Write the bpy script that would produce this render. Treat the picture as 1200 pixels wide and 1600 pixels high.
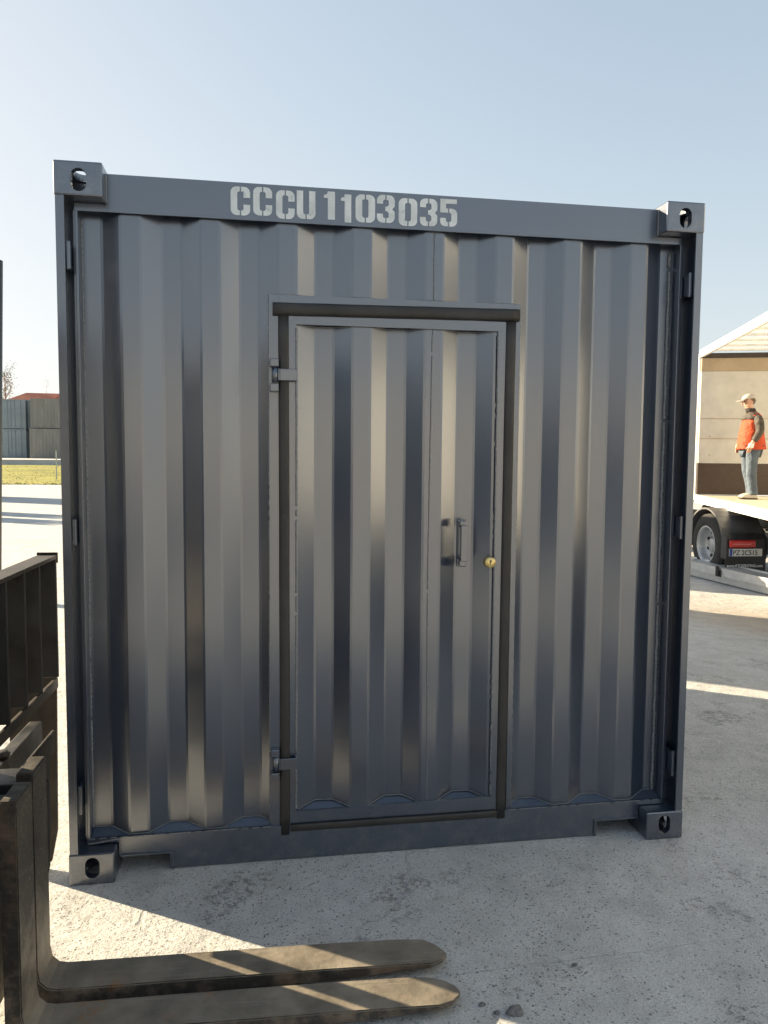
import bpy, bmesh, math, random
from mathutils import Vector, Matrix, noise
for o in list(bpy.data.objects): bpy.data.objects.remove(o)
S = bpy.context.scene
COL = S.collection
R = math.radians
random.seed(7)

# ------------------------------------------------------------------ camera
cam_d = bpy.data.cameras.new("camera"); cam = bpy.data.objects.new("camera", cam_d); COL.objects.link(cam)
yaw, pit, rol = 0.165187, -0.0726525, 0.00786578
fwd = Vector((math.sin(yaw)*math.cos(pit), math.cos(yaw)*math.cos(pit), math.sin(pit)))
rt = Vector((math.cos(yaw), -math.sin(yaw), 0)); up = rt.cross(fwd)
rt2 = rt*math.cos(rol) + up*math.sin(rol); up2 = up*math.cos(rol) - rt*math.sin(rol)
m = Matrix((rt2, up2, -fwd)).transposed().to_4x4(); m.translation = Vector((0.68368, -2.86088, 1.58442))
cam.matrix_world = m
cam_d.sensor_fit = 'VERTICAL'; cam_d.sensor_height = 36; cam_d.lens = 1200/1600*36
cam_d.clip_start = 0.05; cam_d.clip_end = 3000
S.camera = cam
S.render.resolution_x = 768; S.render.resolution_y = 1024

# ------------------------------------------------------------------ light
SUN_EL = R(17.0)
SD = Vector((-0.84, 0.543, 0)).normalized()          # horizontal direction to the sun
W = bpy.data.worlds.new("World"); S.world = W; W.use_nodes = True
nt = W.node_tree; nt.nodes.clear()
sky = nt.nodes.new('ShaderNodeTexSky'); sky.sky_type = 'NISHITA'; sky.sun_disc = False
sky.sun_elevation = SUN_EL; sky.sun_rotation = math.atan2(SD.x, SD.y)
sky.air_density = 1.0; sky.dust_density = 1.2; sky.ozone_density = 1.0; sky.altitude = 60
hsv = nt.nodes.new('ShaderNodeHueSaturation'); hsv.inputs['Saturation'].default_value = 0.92
bg = nt.nodes.new('ShaderNodeBackground'); bg.inputs['Strength'].default_value = 0.145
wo = nt.nodes.new('ShaderNodeOutputWorld')
# soft shoulder on the sky's radiance: hazy spring sky without a burnt-out glow round the sun
dv = nt.nodes.new('ShaderNodeVectorMath'); dv.operation = 'DIVIDE'
ad = nt.nodes.new('ShaderNodeVectorMath'); ad.operation = 'ADD'; ad.inputs[1].default_value = (1, 1, 1)
sc_ = nt.nodes.new('ShaderNodeVectorMath'); sc_.operation = 'SCALE'; sc_.inputs['Scale'].default_value = 1/2.1
nt.links.new(sky.outputs[0], hsv.inputs['Color']); nt.links.new(hsv.outputs[0], sc_.inputs[0]); nt.links.new(sc_.outputs[0], ad.inputs[0])
nt.links.new(hsv.outputs[0], dv.inputs[0]); nt.links.new(ad.outputs[0], dv.inputs[1]); nt.links.new(dv.outputs[0], bg.inputs['Color'])
nt.links.new(bg.outputs[0], wo.inputs['Surface'])
sl = bpy.data.lights.new("sun", 'SUN'); sun = bpy.data.objects.new("sun", sl); COL.objects.link(sun)
sl.energy = 4.8; sl.angle = R(0.5); sl.color = (1.0, 0.83, 0.57)
sv = Vector((SD.x*math.cos(SUN_EL), SD.y*math.cos(SUN_EL), math.sin(SUN_EL)))
sun.rotation_euler = sv.to_track_quat('Z', 'Y').to_euler(); sun.location = (-10, 10, 12)
S.view_settings.view_transform = 'Standard'; S.view_settings.look = 'None'
S.view_settings.exposure = 2.1; S.view_settings.gamma = 1.0

# ------------------------------------------------------------------ materials
def mat(name, base, rough=0.5, metal=0.0, spec=0.5, coat=0.0, var=0.0, vscale=6.0, bump=0.0, bscale=40.0,
        stain=None, sscale=3.0, sth=0.55, rvar=0.0, transl=0.0, emit=None, bdist=0.01, stretch=None):
    M = bpy.data.materials.new(name); M.use_nodes = True
    n = M.node_tree; N = n.nodes; L = n.links
    b = N['Principled BSDF']; out = N['Material Output']
    b.inputs['Base Color'].default_value = (*base, 1); b.inputs['Roughness'].default_value = rough
    b.inputs['Metallic'].default_value = metal; b.inputs['Specular IOR Level'].default_value = spec
    b.inputs['Coat Weight'].default_value = coat; b.inputs['Coat Roughness'].default_value = 0.15
    tc = N.new('ShaderNodeTexCoord'); vec = tc.outputs['Object']
    if stretch:
        mp = N.new('ShaderNodeMapping'); mp.inputs['Scale'].default_value = stretch
        L.new(vec, mp.inputs['Vector']); vec = mp.outputs[0]
    col = None
    if var > 0:
        t = N.new('ShaderNodeTexNoise'); t.inputs['Scale'].default_value = vscale; t.inputs['Detail'].default_value = 8
        t.inputs['Roughness'].default_value = 0.6; L.new(vec, t.inputs['Vector'])
        r = N.new('ShaderNodeMapRange'); r.inputs[1].default_value = 0.3; r.inputs[2].default_value = 0.7
        r.inputs[3].default_value = 1-var; r.inputs[4].default_value = 1+var
        L.new(t.outputs['Fac'], r.inputs[0])
        mx = N.new('ShaderNodeVectorMath'); mx.operation = 'SCALE'; mx.inputs[0].default_value = base
        L.new(r.outputs[0], mx.inputs['Scale']); col = mx.outputs[0]
        if rvar > 0:
            r2 = N.new('ShaderNodeMapRange'); r2.inputs[1].default_value = 0.3; r2.inputs[2].default_value = 0.7
            r2.inputs[3].default_value = max(0.02, rough-rvar); r2.inputs[4].default_value = min(1, rough+rvar)
            L.new(t.outputs['Fac'], r2.inputs[0]); L.new(r2.outputs[0], b.inputs['Roughness'])
    if stain:
        t = N.new('ShaderNodeTexNoise'); t.inputs['Scale'].default_value = sscale; t.inputs['Detail'].default_value = 10
        t.inputs['Roughness'].default_value = 0.7; L.new(vec, t.inputs['Vector'])
        r = N.new('ShaderNodeMapRange'); r.inputs[1].default_value = sth; r.inputs[2].default_value = sth+0.1
        L.new(t.outputs['Fac'], r.inputs[0])
        mx = N.new('ShaderNodeMix'); mx.data_type = 'RGBA'
        L.new(r.outputs[0], mx.inputs[0]); mx.inputs[7].default_value = (*stain, 1)
        if col: L.new(col, mx.inputs[6])
        else: mx.inputs[6].default_value = (*base, 1)
        col = mx.outputs[2]
    if col: L.new(col, b.inputs['Base Color'])
    if bump > 0:
        t = N.new('ShaderNodeTexNoise'); t.inputs['Scale'].default_value = bscale; t.inputs['Detail'].default_value = 6
        L.new(vec, t.inputs['Vector'])
        bp = N.new('ShaderNodeBump'); bp.inputs['Strength'].default_value = bump; bp.inputs['Distance'].default_value = bdist
        L.new(t.outputs['Fac'], bp.inputs['Height']); L.new(bp.outputs[0], b.inputs['Normal'])
    if transl > 0:
        tr = N.new('ShaderNodeBsdfTranslucent'); tr.inputs['Color'].default_value = (*base, 1)
        ms = N.new('ShaderNodeMixShader'); ms.inputs[0].default_value = transl
        L.new(b.outputs[0], ms.inputs[1]); L.new(tr.outputs[0], ms.inputs[2]); L.new(ms.outputs[0], out.inputs['Surface'])
    return M

PAINT = (0.028, 0.044, 0.078)
def paint_material():
    M = mat('satin_anthracite_paint', PAINT, rough=0.30, spec=0.9, coat=0.6)
    n = M.node_tree; N = n.nodes; L = n.links; b = N['Principled BSDF']
    b.inputs['Coat Roughness'].default_value = 0.22; b.inputs['Coat IOR'].default_value = 2.7
    b.inputs['Metallic'].default_value = 0.4
    tc = N.new('ShaderNodeTexCoord')
    t = N.new('ShaderNodeTexNoise'); t.inputs['Scale'].default_value = 2.2; t.inputs['Detail'].default_value = 9; t.inputs['Roughness'].default_value = 0.65
    L.new(tc.outputs['Object'], t.inputs['Vector'])
    r = N.new('ShaderNodeMapRange'); r.inputs[1].default_value = 0.35; r.inputs[2].default_value = 0.7
    r.inputs[3].default_value = 0.30; r.inputs[4].default_value = 0.34
    L.new(t.outputs['Fac'], r.inputs[0]); L.new(r.outputs[0], b.inputs['Roughness'])
    # pale scuffs, sparse and small
    t2 = N.new('ShaderNodeTexNoise'); t2.inputs['Scale'].default_value = 26; t2.inputs['Detail'].default_value = 8; t2.inputs['Roughness'].default_value = 0.75
    mp = N.new('ShaderNodeMapping'); mp.inputs['Scale'].default_value = (1, 1, 0.4)
    L.new(tc.outputs['Object'], mp.inputs['Vector']); L.new(mp.outputs[0], t2.inputs['Vector'])
    r2 = N.new('ShaderNodeMapRange'); r2.inputs[1].default_value = 0.74; r2.inputs[2].default_value = 0.80; r2.inputs[4].default_value = 0.4
    L.new(t2.outputs['Fac'], r2.inputs[0])
    mx = N.new('ShaderNodeMix'); mx.data_type = 'RGBA'
    mx.inputs[6].default_value = (*PAINT, 1); mx.inputs[7].default_value = (0.22, 0.25, 0.28, 1)
    L.new(r2.outputs[0], mx.inputs[0]); L.new(mx.outputs[2], b.inputs['Base Color'])
    sz = N.new('ShaderNodeSeparateXYZ'); L.new(tc.outputs['Object'], sz.inputs[0])
    rz_ = N.new('ShaderNodeMapRange'); rz_.inputs[1].default_value = 0.30; rz_.inputs[2].default_value = 0.0; rz_.inputs[3].default_value = 0.0; rz_.inputs[4].default_value = 0.30
    L.new(sz.outputs[2], rz_.inputs[0])
    td = N.new('ShaderNodeTexNoise'); td.inputs['Scale'].default_value = 14; td.inputs['Detail'].default_value = 9; td.inputs['Roughness'].default_value = 0.75; L.new(tc.outputs['Object'], td.inputs['Vector'])
    rd = N.new('ShaderNodeMapRange'); rd.inputs[1].default_value = 0.45; rd.inputs[2].default_value = 0.75; L.new(td.outputs['Fac'], rd.inputs[0])
    mm = N.new('ShaderNodeMath'); mm.operation = 'MULTIPLY'; L.new(rz_.outputs[0], mm.inputs[0]); L.new(rd.outputs[0], mm.inputs[1])
    m3 = N.new('ShaderNodeMix'); m3.data_type = 'RGBA'; m3.inputs[7].default_value = (0.30, 0.29, 0.26, 1)
    L.new(mm.outputs[0], m3.inputs[0]); L.new(mx.outputs[2], m3.inputs[6]); L.new(m3.outputs[2], b.inputs['Base Color'])
    # slow waviness of the sheet plus orange peel
    w = N.new('ShaderNodeTexNoise'); w.inputs['Scale'].default_value = 1.0; w.inputs['Detail'].default_value = 1
    mp2 = N.new('ShaderNodeMapping'); mp2.inputs['Scale'].default_value = (5, 5, 1.6)
    L.new(tc.outputs['Object'], mp2.inputs['Vector']); L.new(mp2.outputs[0], w.inputs['Vector'])
    bp = N.new('ShaderNodeBump'); bp.inputs['Strength'].default_value = 0.25; bp.inputs['Distance'].default_value = 0.006
    L.new(w.outputs['Fac'], bp.inputs['Height'])
    o = N.new('ShaderNodeTexNoise'); o.inputs['Scale'].default_value = 320; o.inputs['Detail'].default_value = 2
    L.new(tc.outputs['Object'], o.inputs['Vector'])
    bp2 = N.new('ShaderNodeBump'); bp2.inputs['Strength'].default_value = 0.10; bp2.inputs['Distance'].default_value = 0.001
    L.new(o.outputs['Fac'], bp2.inputs['Height']); L.new(bp.outputs[0], bp2.inputs['Normal'])
    L.new(bp2.outputs[0], b.inputs['Normal']); L.new(bp2.outputs[0], b.inputs['Coat Normal'])
    return M
M_PAINT = paint_material()
M_BEAD = mat('painted_weld_bead', (0.17, 0.18, 0.19), rough=0.4, var=0.3, vscale=80, bump=0.6, bscale=220, bdist=0.002)
M_RUB = mat('door_seal_rubber', (0.028, 0.026, 0.025), rough=0.55, var=0.35, vscale=7, stain=(0.06, 0.05, 0.042), sscale=9, sth=0.62, bump=0.2, bscale=60, bdist=0.003)
M_BRASS = mat('worn_brass', (0.75, 0.58, 0.25), rough=0.35, metal=0.8, var=0.25, vscale=90)
M_LOCKD = mat('lock_slot_dark', (0.10, 0.07, 0.03), rough=0.5)
M_STEEL = mat('worn_shaded_fork_steel', (0.21, 0.18, 0.14), rough=0.55, metal=0.1, var=0.4, vscale=9, rvar=0.15,
              stain=(0.30, 0.16, 0.075), sscale=6, sth=0.60, bump=0.35, bscale=55, bdist=0.004)
def worn_shaded_fork(M):
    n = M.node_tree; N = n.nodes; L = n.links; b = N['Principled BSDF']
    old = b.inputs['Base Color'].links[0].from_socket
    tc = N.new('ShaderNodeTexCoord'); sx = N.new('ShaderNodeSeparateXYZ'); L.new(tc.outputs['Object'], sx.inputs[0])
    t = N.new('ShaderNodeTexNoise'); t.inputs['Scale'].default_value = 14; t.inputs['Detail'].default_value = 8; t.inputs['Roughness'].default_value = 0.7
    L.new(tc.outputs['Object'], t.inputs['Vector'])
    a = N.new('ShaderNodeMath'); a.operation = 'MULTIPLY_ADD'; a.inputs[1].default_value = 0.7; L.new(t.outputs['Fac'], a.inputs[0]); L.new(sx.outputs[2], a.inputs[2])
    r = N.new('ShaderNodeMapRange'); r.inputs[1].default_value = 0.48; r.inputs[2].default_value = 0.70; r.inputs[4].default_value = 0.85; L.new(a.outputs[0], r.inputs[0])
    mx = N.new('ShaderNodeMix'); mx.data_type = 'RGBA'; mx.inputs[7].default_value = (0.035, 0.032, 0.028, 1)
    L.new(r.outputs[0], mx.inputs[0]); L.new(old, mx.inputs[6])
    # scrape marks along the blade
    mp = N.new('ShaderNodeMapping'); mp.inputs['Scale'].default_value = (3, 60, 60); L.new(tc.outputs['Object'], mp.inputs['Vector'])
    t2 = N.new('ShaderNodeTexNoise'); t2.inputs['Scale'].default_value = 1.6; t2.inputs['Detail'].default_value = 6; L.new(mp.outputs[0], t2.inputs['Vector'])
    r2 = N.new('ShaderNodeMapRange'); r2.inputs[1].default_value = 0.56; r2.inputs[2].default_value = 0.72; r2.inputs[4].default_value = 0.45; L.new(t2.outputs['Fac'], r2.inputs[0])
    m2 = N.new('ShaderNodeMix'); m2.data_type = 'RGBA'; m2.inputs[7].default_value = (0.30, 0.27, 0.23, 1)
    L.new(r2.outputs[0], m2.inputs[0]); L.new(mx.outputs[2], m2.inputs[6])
    # flanks: shade painted into the colour, plus dirt and rust; rubbed faces stay bare
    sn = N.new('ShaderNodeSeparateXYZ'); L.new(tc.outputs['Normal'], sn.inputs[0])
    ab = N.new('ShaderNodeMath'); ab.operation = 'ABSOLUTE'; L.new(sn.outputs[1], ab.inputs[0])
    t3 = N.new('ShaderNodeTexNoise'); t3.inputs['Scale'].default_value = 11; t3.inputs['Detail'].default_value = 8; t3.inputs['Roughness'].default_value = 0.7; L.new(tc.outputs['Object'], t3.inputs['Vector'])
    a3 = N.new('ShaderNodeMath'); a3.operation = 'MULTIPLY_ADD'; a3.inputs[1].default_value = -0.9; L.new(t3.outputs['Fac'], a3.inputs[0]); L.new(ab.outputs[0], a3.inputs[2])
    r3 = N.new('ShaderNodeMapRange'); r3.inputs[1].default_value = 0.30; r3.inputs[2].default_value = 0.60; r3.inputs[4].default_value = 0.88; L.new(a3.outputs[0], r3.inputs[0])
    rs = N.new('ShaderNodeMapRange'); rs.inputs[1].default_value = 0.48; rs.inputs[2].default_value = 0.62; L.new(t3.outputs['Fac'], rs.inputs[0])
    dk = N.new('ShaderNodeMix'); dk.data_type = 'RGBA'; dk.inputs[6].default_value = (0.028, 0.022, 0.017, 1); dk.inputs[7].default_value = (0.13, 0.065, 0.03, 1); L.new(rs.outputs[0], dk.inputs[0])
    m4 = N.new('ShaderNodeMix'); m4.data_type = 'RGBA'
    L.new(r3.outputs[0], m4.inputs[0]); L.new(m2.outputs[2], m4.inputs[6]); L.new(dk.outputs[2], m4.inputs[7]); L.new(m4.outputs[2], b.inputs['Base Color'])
worn_shaded_fork(M_STEEL)
M_BLK = mat('grimy_black_steel', (0.020, 0.019, 0.018), rough=0.5, metal=0.2, var=0.5, vscale=8, rvar=0.15,
            stain=(0.06, 0.048, 0.034), sscale=9, sth=0.60, bump=0.3, bscale=50, bdist=0.004)
M_BLKB = mat('brownish_black_steel', (0.035, 0.027, 0.02), rough=0.55, metal=0.2, var=0.5, vscale=8, stain=(0.08, 0.055, 0.03), sscale=9, sth=0.60, bump=0.3, bscale=50, bdist=0.004)
M_TYRE = mat('tyre_rubber', (0.035, 0.033, 0.03), rough=0.8, var=0.25, vscale=20)
M_RIM = mat('silver_rim', (0.5, 0.5, 0.5), rough=0.4, metal=0.5, var=0.1, vscale=10)
M_PLAST = mat('black_plastic', (0.025, 0.025, 0.027), rough=0.5, var=0.2, vscale=10)
M_GREYM = mat('grey_machine_paint', (0.20, 0.21, 0.21), rough=0.5, var=0.15, vscale=5, stain=(0.10, 0.085, 0.07), sscale=5, sth=0.62)
M_ALU = mat('aluminium_profile', (0.72, 0.72, 0.70), rough=0.4, metal=0.6, var=0.12, vscale=8)
M_WHITE = mat('white_trailer_paint', (0.80, 0.78, 0.72), rough=0.4, var=0.08, vscale=5, stain=(0.45, 0.40, 0.32), sscale=7, sth=0.66)
M_CREAM = mat('cream_headboard_panel', (0.56, 0.54, 0.49), rough=0.6, var=0.10, vscale=4, stain=(0.45, 0.37, 0.27), sscale=5, sth=0.66)
M_TANB = mat('tan_headboard_beam', (0.40, 0.31, 0.21), rough=0.6, var=0.1, vscale=4)
M_PLY = mat('dark_brown_plywood', (0.05, 0.029, 0.02), rough=0.5, var=0.3, vscale=12, stain=(0.36, 0.25, 0.17), sscale=9, sth=0.66, stretch=(0.6, 1, 3))
M_FLOOR = mat('trailer_floor_plywood', (0.48, 0.42, 0.32), rough=0.6, var=0.2, vscale=8)
M_TARP = mat('white_roof_tarp', (0.80, 0.79, 0.75), rough=0.6, var=0.05, vscale=3, transl=0.45)
M_RED = mat('red_lamp_plastic', (0.62, 0.02, 0.015), rough=0.2, coat=0.5, var=0.2, vscale=20)
M_PLATE = mat('plate_white', (0.78, 0.78, 0.75), rough=0.4)
M_BLUEP = mat('plate_blue', (0.03, 0.07, 0.35), rough=0.4)
M_INK = mat('black_ink', (0.02, 0.02, 0.02), rough=0.5)
M_LETT = mat('white_lettering', (0.75, 0.75, 0.73), rough=0.5)
M_STENCIL = mat('sprayed_white_stencil', (0.60, 0.64, 0.66), rough=0.45, var=0.16, vscale=22, stain=(0.30, 0.34, 0.37), sscale=34, sth=0.585)

# ------------------------------------------------------------------ mesh helpers
def nb(): return bmesh.new()
def box(bm, x0, x1, y0, y1, z0, z1, bev=0.0):
    v = [bm.verts.new(p) for p in ((x0,y0,z0),(x1,y0,z0),(x1,y1,z0),(x0,y1,z0),(x0,y0,z1),(x1,y0,z1),(x1,y1,z1),(x0,y1,z1))]
    f = [bm.faces.new([v[i] for i in q]) for q in ((0,3,2,1),(4,5,6,7),(0,1,5,4),(1,2,6,5),(2,3,7,6),(3,0,4,7))]
    if bev > 0:
        es = set(e for a in f for e in a.edges)
        bmesh.ops.bevel(bm, geom=list(es), offset=bev, segments=2, affect='EDGES', profile=0.5)
def prism(bm, pts, axis, a, b):
    """pts: polygon in the two other axes, extruded along axis from a to b"""
    def P(p, c):
        if axis == 'y': return (p[0], c, p[1])
        if axis == 'x': return (c, p[0], p[1])
        return (p[0], p[1], c)
    v0 = [bm.verts.new(P(p, a)) for p in pts]; v1 = [bm.verts.new(P(p, b)) for p in pts]
    n = len(pts)
    fs = [bm.faces.new(v0), bm.faces.new(v1[::-1])]
    for i in range(n): fs.append(bm.faces.new((v0[i], v1[i], v1[(i+1)%n], v0[(i+1)%n])))
    bmesh.ops.recalc_face_normals(bm, faces=fs)
def tube(bm, pts, r, seg=8, cap=True):
    pts = [Vector(p) for p in pts]; rr = r if isinstance(r, (list, tuple)) else [r]*len(pts)
    rings = []
    for i, p in enumerate(pts):
        d = (pts[min(i+1, len(pts)-1)] - pts[max(i-1, 0)]).normalized()
        a = Vector((0,0,1)) if abs(d.z) < 0.9 else Vector((1,0,0))
        u = d.cross(a).normalized(); w = d.cross(u)
        rings.append([bm.verts.new(p + (u*math.cos(t*2*math.pi/seg) + w*math.sin(t*2*math.pi/seg))*rr[i]) for t in range(seg)])
    for a, b in zip(rings, rings[1:]):
        for t in range(seg): 
            f = bm.faces.new((a[t], b[t], b[(t+1)%seg], a[(t+1)%seg])); f.smooth = True
    if cap: bm.faces.new(rings[0]); bm.faces.new(rings[-1][::-1])
def lathe(bm, prof, c, axis='x', seg=32, caps=True):
    """prof: list of (offset along axis, radius)"""
    rings = []
    for (o, r) in prof:
        ring = []
        for t in range(seg):
            a = t*2*math.pi/seg; ca, sa = math.cos(a)*r, math.sin(a)*r
            p = {'x': (c[0]+o, c[1]+ca, c[2]+sa), 'y': (c[0]+ca, c[1]+o, c[2]+sa), 'z': (c[0]+ca, c[1]+sa, c[2]+o)}[axis]
            ring.append(bm.verts.new(p))
        rings.append(ring)
    for a, b in zip(rings, rings[1:]):
        for t in range(seg):
            f = bm.faces.new((a[t], b[t], b[(t+1)%seg], a[(t+1)%seg])); f.smooth = True
    if caps and prof[0][1] > 1e-4: bm.faces.new(rings[0][::-1])
    if caps and prof[-1][1] > 1e-4: bm.faces.new(rings[-1])
def obj(name, bm, m, parent=None, fix=True, loc=None):
    if fix: bmesh.ops.recalc_face_normals(bm, faces=bm.faces[:])
    me = bpy.data.meshes.new(name); bm.to_mesh(me); bm.free()
    o = bpy.data.objects.new(name, me); COL.objects.link(o)
    if m is not None: me.materials.append(m)
    if parent is not None: o.parent = parent
    if loc: o.location = loc
    return o
def thing(name, label, cat, loc=(0,0,0), rz=0.0, group=None):
    o = bpy.data.objects.new(name, None); COL.objects.link(o); o.location = loc; o.rotation_euler = (0,0,rz)
    o.empty_display_size = 0.2
    o['label'] = label; o['category'] = cat
    if group: o['group'] = group
    return o
def tag(o, label, cat, group=None):
    o['label'] = label; o['category'] = cat
    if group: o['group'] = group
    return o
def kind(o, k, label=None):
    o['kind'] = k
    if label: o['label'] = label
    return o
def kids(o): return [c for c in list(bpy.data.objects) if c.parent == o]
def copy_tree(o, loc=None, rz=None, label=None, parent=None, swap=None):
    c = o.copy(); COL.objects.link(c); c.parent = parent
    if loc is not None: c.location = loc
    if rz is not None: c.rotation_euler = (0,0,rz)
    if label: c['label'] = label
    for ch in kids(o):
        copy_tree(ch, parent=c, swap=swap)
    if swap and c.type == 'MESH' and c.data.materials and c.data.materials[0] in swap:
        me = c.data.copy(); me.materials[0] = swap[c.data.materials[0]]; c.data = me
    return c
def boolean_cut(o, cut_bm):
    bmesh.ops.recalc_face_normals(cut_bm, faces=cut_bm.faces[:])
    me = bpy.data.meshes.new('cutter'); cut_bm.to_mesh(me); cut_bm.free()
    c = bpy.data.objects.new('cutter', me); COL.objects.link(c)
    md = o.modifiers.new('b', 'BOOLEAN'); md.operation = 'DIFFERENCE'; md.object = c; md.solver = 'EXACT'; md.use_self = True
    dg = bpy.context.evaluated_depsgraph_get(); dg.update()
    new = bpy.data.meshes.new_from_object(o.evaluated_get(dg)); o.modifiers.clear()
    old = o.data; o.data = new; new.name = old.name
    bpy.data.objects.remove(c)
def stadium(cx, cz, w, h, n=8):
    r = w/2; pts = []
    for i in range(n+1): a = math.pi*i/n; pts.append((cx+r*math.cos(a), cz+h/2-r+r*math.sin(a)))
    for i in range(n+1): a = math.pi+math.pi*i/n; pts.append((cx+r*math.cos(a), cz-h/2+r+r*math.sin(a)))
    return pts

# ------------------------------------------------------------------ ground
def sst(t): t = max(0.0, min(1.0, t)); return t*t*(3-2*t)
def gz(x, y):
    z = -0.30*sst((x-2.9)/4.0)*sst((y+1.0)/7.0)*sst((60-x)/30)
    z += 1.15*sst((y-40)/28.0)*sst((4-x)/8.0)
    return z
def ground_material():
    M = bpy.data.materials.new('pitted_concrete'); M.use_nodes = True
    n = M.node_tree; N = n.nodes; L = n.links; b = N['Principled BSDF']
    b.inputs['Roughness'].default_value = 0.88; b.inputs['Specular IOR Level'].default_value = 0.25
    tc = N.new('ShaderNodeTexCoord'); V = tc.outputs['Object']
    def noi(s, d=6, r=0.6, vec=None):
        t = N.new('ShaderNodeTexNoise'); t.inputs['Scale'].default_value = s; t.inputs['Detail'].default_value = d
        t.inputs['Roughness'].default_value = r; L.new(vec or V, t.inputs['Vector']); return t.outputs['Fac']
    def rng(i, a, b_, c=0.0, d=1.0):
        r = N.new('ShaderNodeMapRange'); r.inputs[1].default_value = a; r.inputs[2].default_value = b_
        r.inputs[3].default_value = c; r.inputs[4].default_value = d; L.new(i, r.inputs[0]); return r.outputs[0]
    def mix(f, a, b_):
        x = N.new('ShaderNodeMix'); x.data_type = 'RGBA'
        if isinstance(f, float): x.inputs[0].default_value = f
        else: L.new(f, x.inputs[0])
        for s, v in ((6, a), (7, b_)):
            if isinstance(v, tuple): x.inputs[s].default_value = (*v, 1)
            else: L.new(v, x.inputs[s])
        return x.outputs[2]
    def mth(op, a, b_=None):
        x = N.new('ShaderNodeMath'); x.operation = op
        for i, v in enumerate((a, b_)):
            if v is None: continue
            if isinstance(v, (int, float)): x.inputs[i].default_value = v
            else: L.new(v, x.inputs[i])
        return x.outputs[0]
    c = mix(rng(noi(0.7, 8, 0.6), 0.32, 0.68), (0.56, 0.56, 0.545), (0.68, 0.68, 0.67))
    c = mix(rng(noi(5.5, 8, 0.7), 0.42, 0.75, 0, 0.55), c, (0.28, 0.275, 0.265))
    c = mix(rng(noi(2.0, 8, 0.75), 0.60, 0.72, 0, 0.35), c, (0.44, 0.38, 0.30))
    # brownish soil patch by the lorry
    dm = N.new('ShaderNodeVectorMath'); dm.operation = 'DISTANCE'; dm.inputs[1].default_value = (6.6, 5.0, -0.2); L.new(V, dm.inputs[0])
    c = mix(mth('MULTIPLY', rng(mth('ADD', dm.outputs['Value'], mth('MULTIPLY', noi(1.5, 6), 1.6)), 2.6, 1.0), 0.7), c, (0.40, 0.30, 0.19))
    # exposed aggregate: small dark and light stones
    vo = N.new('ShaderNodeTexVoronoi'); vo.inputs['Scale'].default_value = 105; vo.inputs['Randomness'].default_value = 1
    wv = N.new('ShaderNodeVectorMath'); wv.operation = 'ADD'
    nn = N.new('ShaderNodeTexNoise'); nn.inputs['Scale'].default_value = 40; L.new(V, nn.inputs['Vector'])
    sc = N.new('ShaderNodeVectorMath'); sc.operation = 'SCALE'; sc.inputs['Scale'].default_value = 0.014
    L.new(nn.outputs['Color'], sc.inputs[0]); L.new(V, wv.inputs[0]); L.new(sc.outputs[0], wv.inputs[1]); L.new(wv.outputs[0], vo.inputs['Vector'])
    sep = N.new('ShaderNodeSeparateColor'); L.new(vo.outputs['Color'], sep.inputs[0])
    pick = rng(sep.outputs[0], 0.50, 0.56)
    rad = mth('ADD', mth('MULTIPLY', mth('MULTIPLY', sep.outputs[1], sep.outputs[1]), 0.30), 0.16)
    dd = mth('SUBTRACT', mth('ADD', vo.outputs['Distance'], mth('MULTIPLY', mth('SUBTRACT', noi(240, 3), 0.5), 0.30)), rad)
    spot = mth('MULTIPLY', rng(dd, 0.06, -0.03), pick)
    spot = mth('MULTIPLY', spot, rng(sep.outputs[2], 0.0, 1.0, 0.35, 1.0))
    patch = rng(noi(1.7, 4, 0.6), 0.36, 0.56, 0.55, 1.0)
    spot = mth('MULTIPLY', spot, patch)
    c = mix(mth('MULTIPLY', spot, 0.95), c, (0.13, 0.125, 0.12))
    vo2 = N.new('ShaderNodeTexVoronoi'); vo2.inputs['Scale'].default_value = 44; L.new(wv.outputs[0], vo2.inputs['Vector'])
    sep2 = N.new('ShaderNodeSeparateColor'); L.new(vo2.outputs['Color'], sep2.inputs[0])
    spot2 = mth('MULTIPLY', rng(vo2.outputs['Distance'], 0.24, 0.17), rng(sep2.outputs[1], 0.87, 0.90))
    c = mix(mth('MULTIPLY', spot2, 0.7), c, (0.12, 0.115, 0.11))
    c = mix(rng(noi(170, 4, 0.7), 0.40, 0.58, 0.0, 0.50), c, (0.25, 0.245, 0.235))
    # worn rough patches
    rp = mth('MULTIPLY', rng(noi(2.4, 4, 0.55), 0.54, 0.66), rng(noi(30, 6, 0.75), 0.50, 0.60))
    c = mix(mth('MULTIPLY', rp, 0.6), c, (0.15, 0.145, 0.14))
    # cracks: thin ridges of warped noise
    ck = N.new('ShaderNodeTexVoronoi'); ck.feature = 'DISTANCE_TO_EDGE'; ck.inputs['Scale'].default_value = 0.42
    w2 = N.new('ShaderNodeVectorMath'); w2.operation = 'ADD'
    n2 = N.new('ShaderNodeTexNoise'); n2.inputs['Scale'].default_value = 2.2; n2.inputs['Detail'].default_value = 8; L.new(V, n2.inputs['Vector'])
    s2 = N.new('ShaderNodeVectorMath'); s2.operation = 'SCALE'; s2.inputs['Scale'].default_value = 0.45
    L.new(n2.outputs['Color'], s2.inputs[0]); L.new(V, w2.inputs[0]); L.new(s2.outputs[0], w2.inputs[1]); L.new(w2.outputs[0], ck.inputs['Vector'])
    crack = mth('MULTIPLY', rng(ck.outputs['Distance'], 0.0045, 0.0015), rng(noi(1.1, 3), 0.52, 0.60))
    # slab joint line
    sx = N.new('ShaderNodeSeparateXYZ'); L.new(V, sx.inputs[0])
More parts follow.
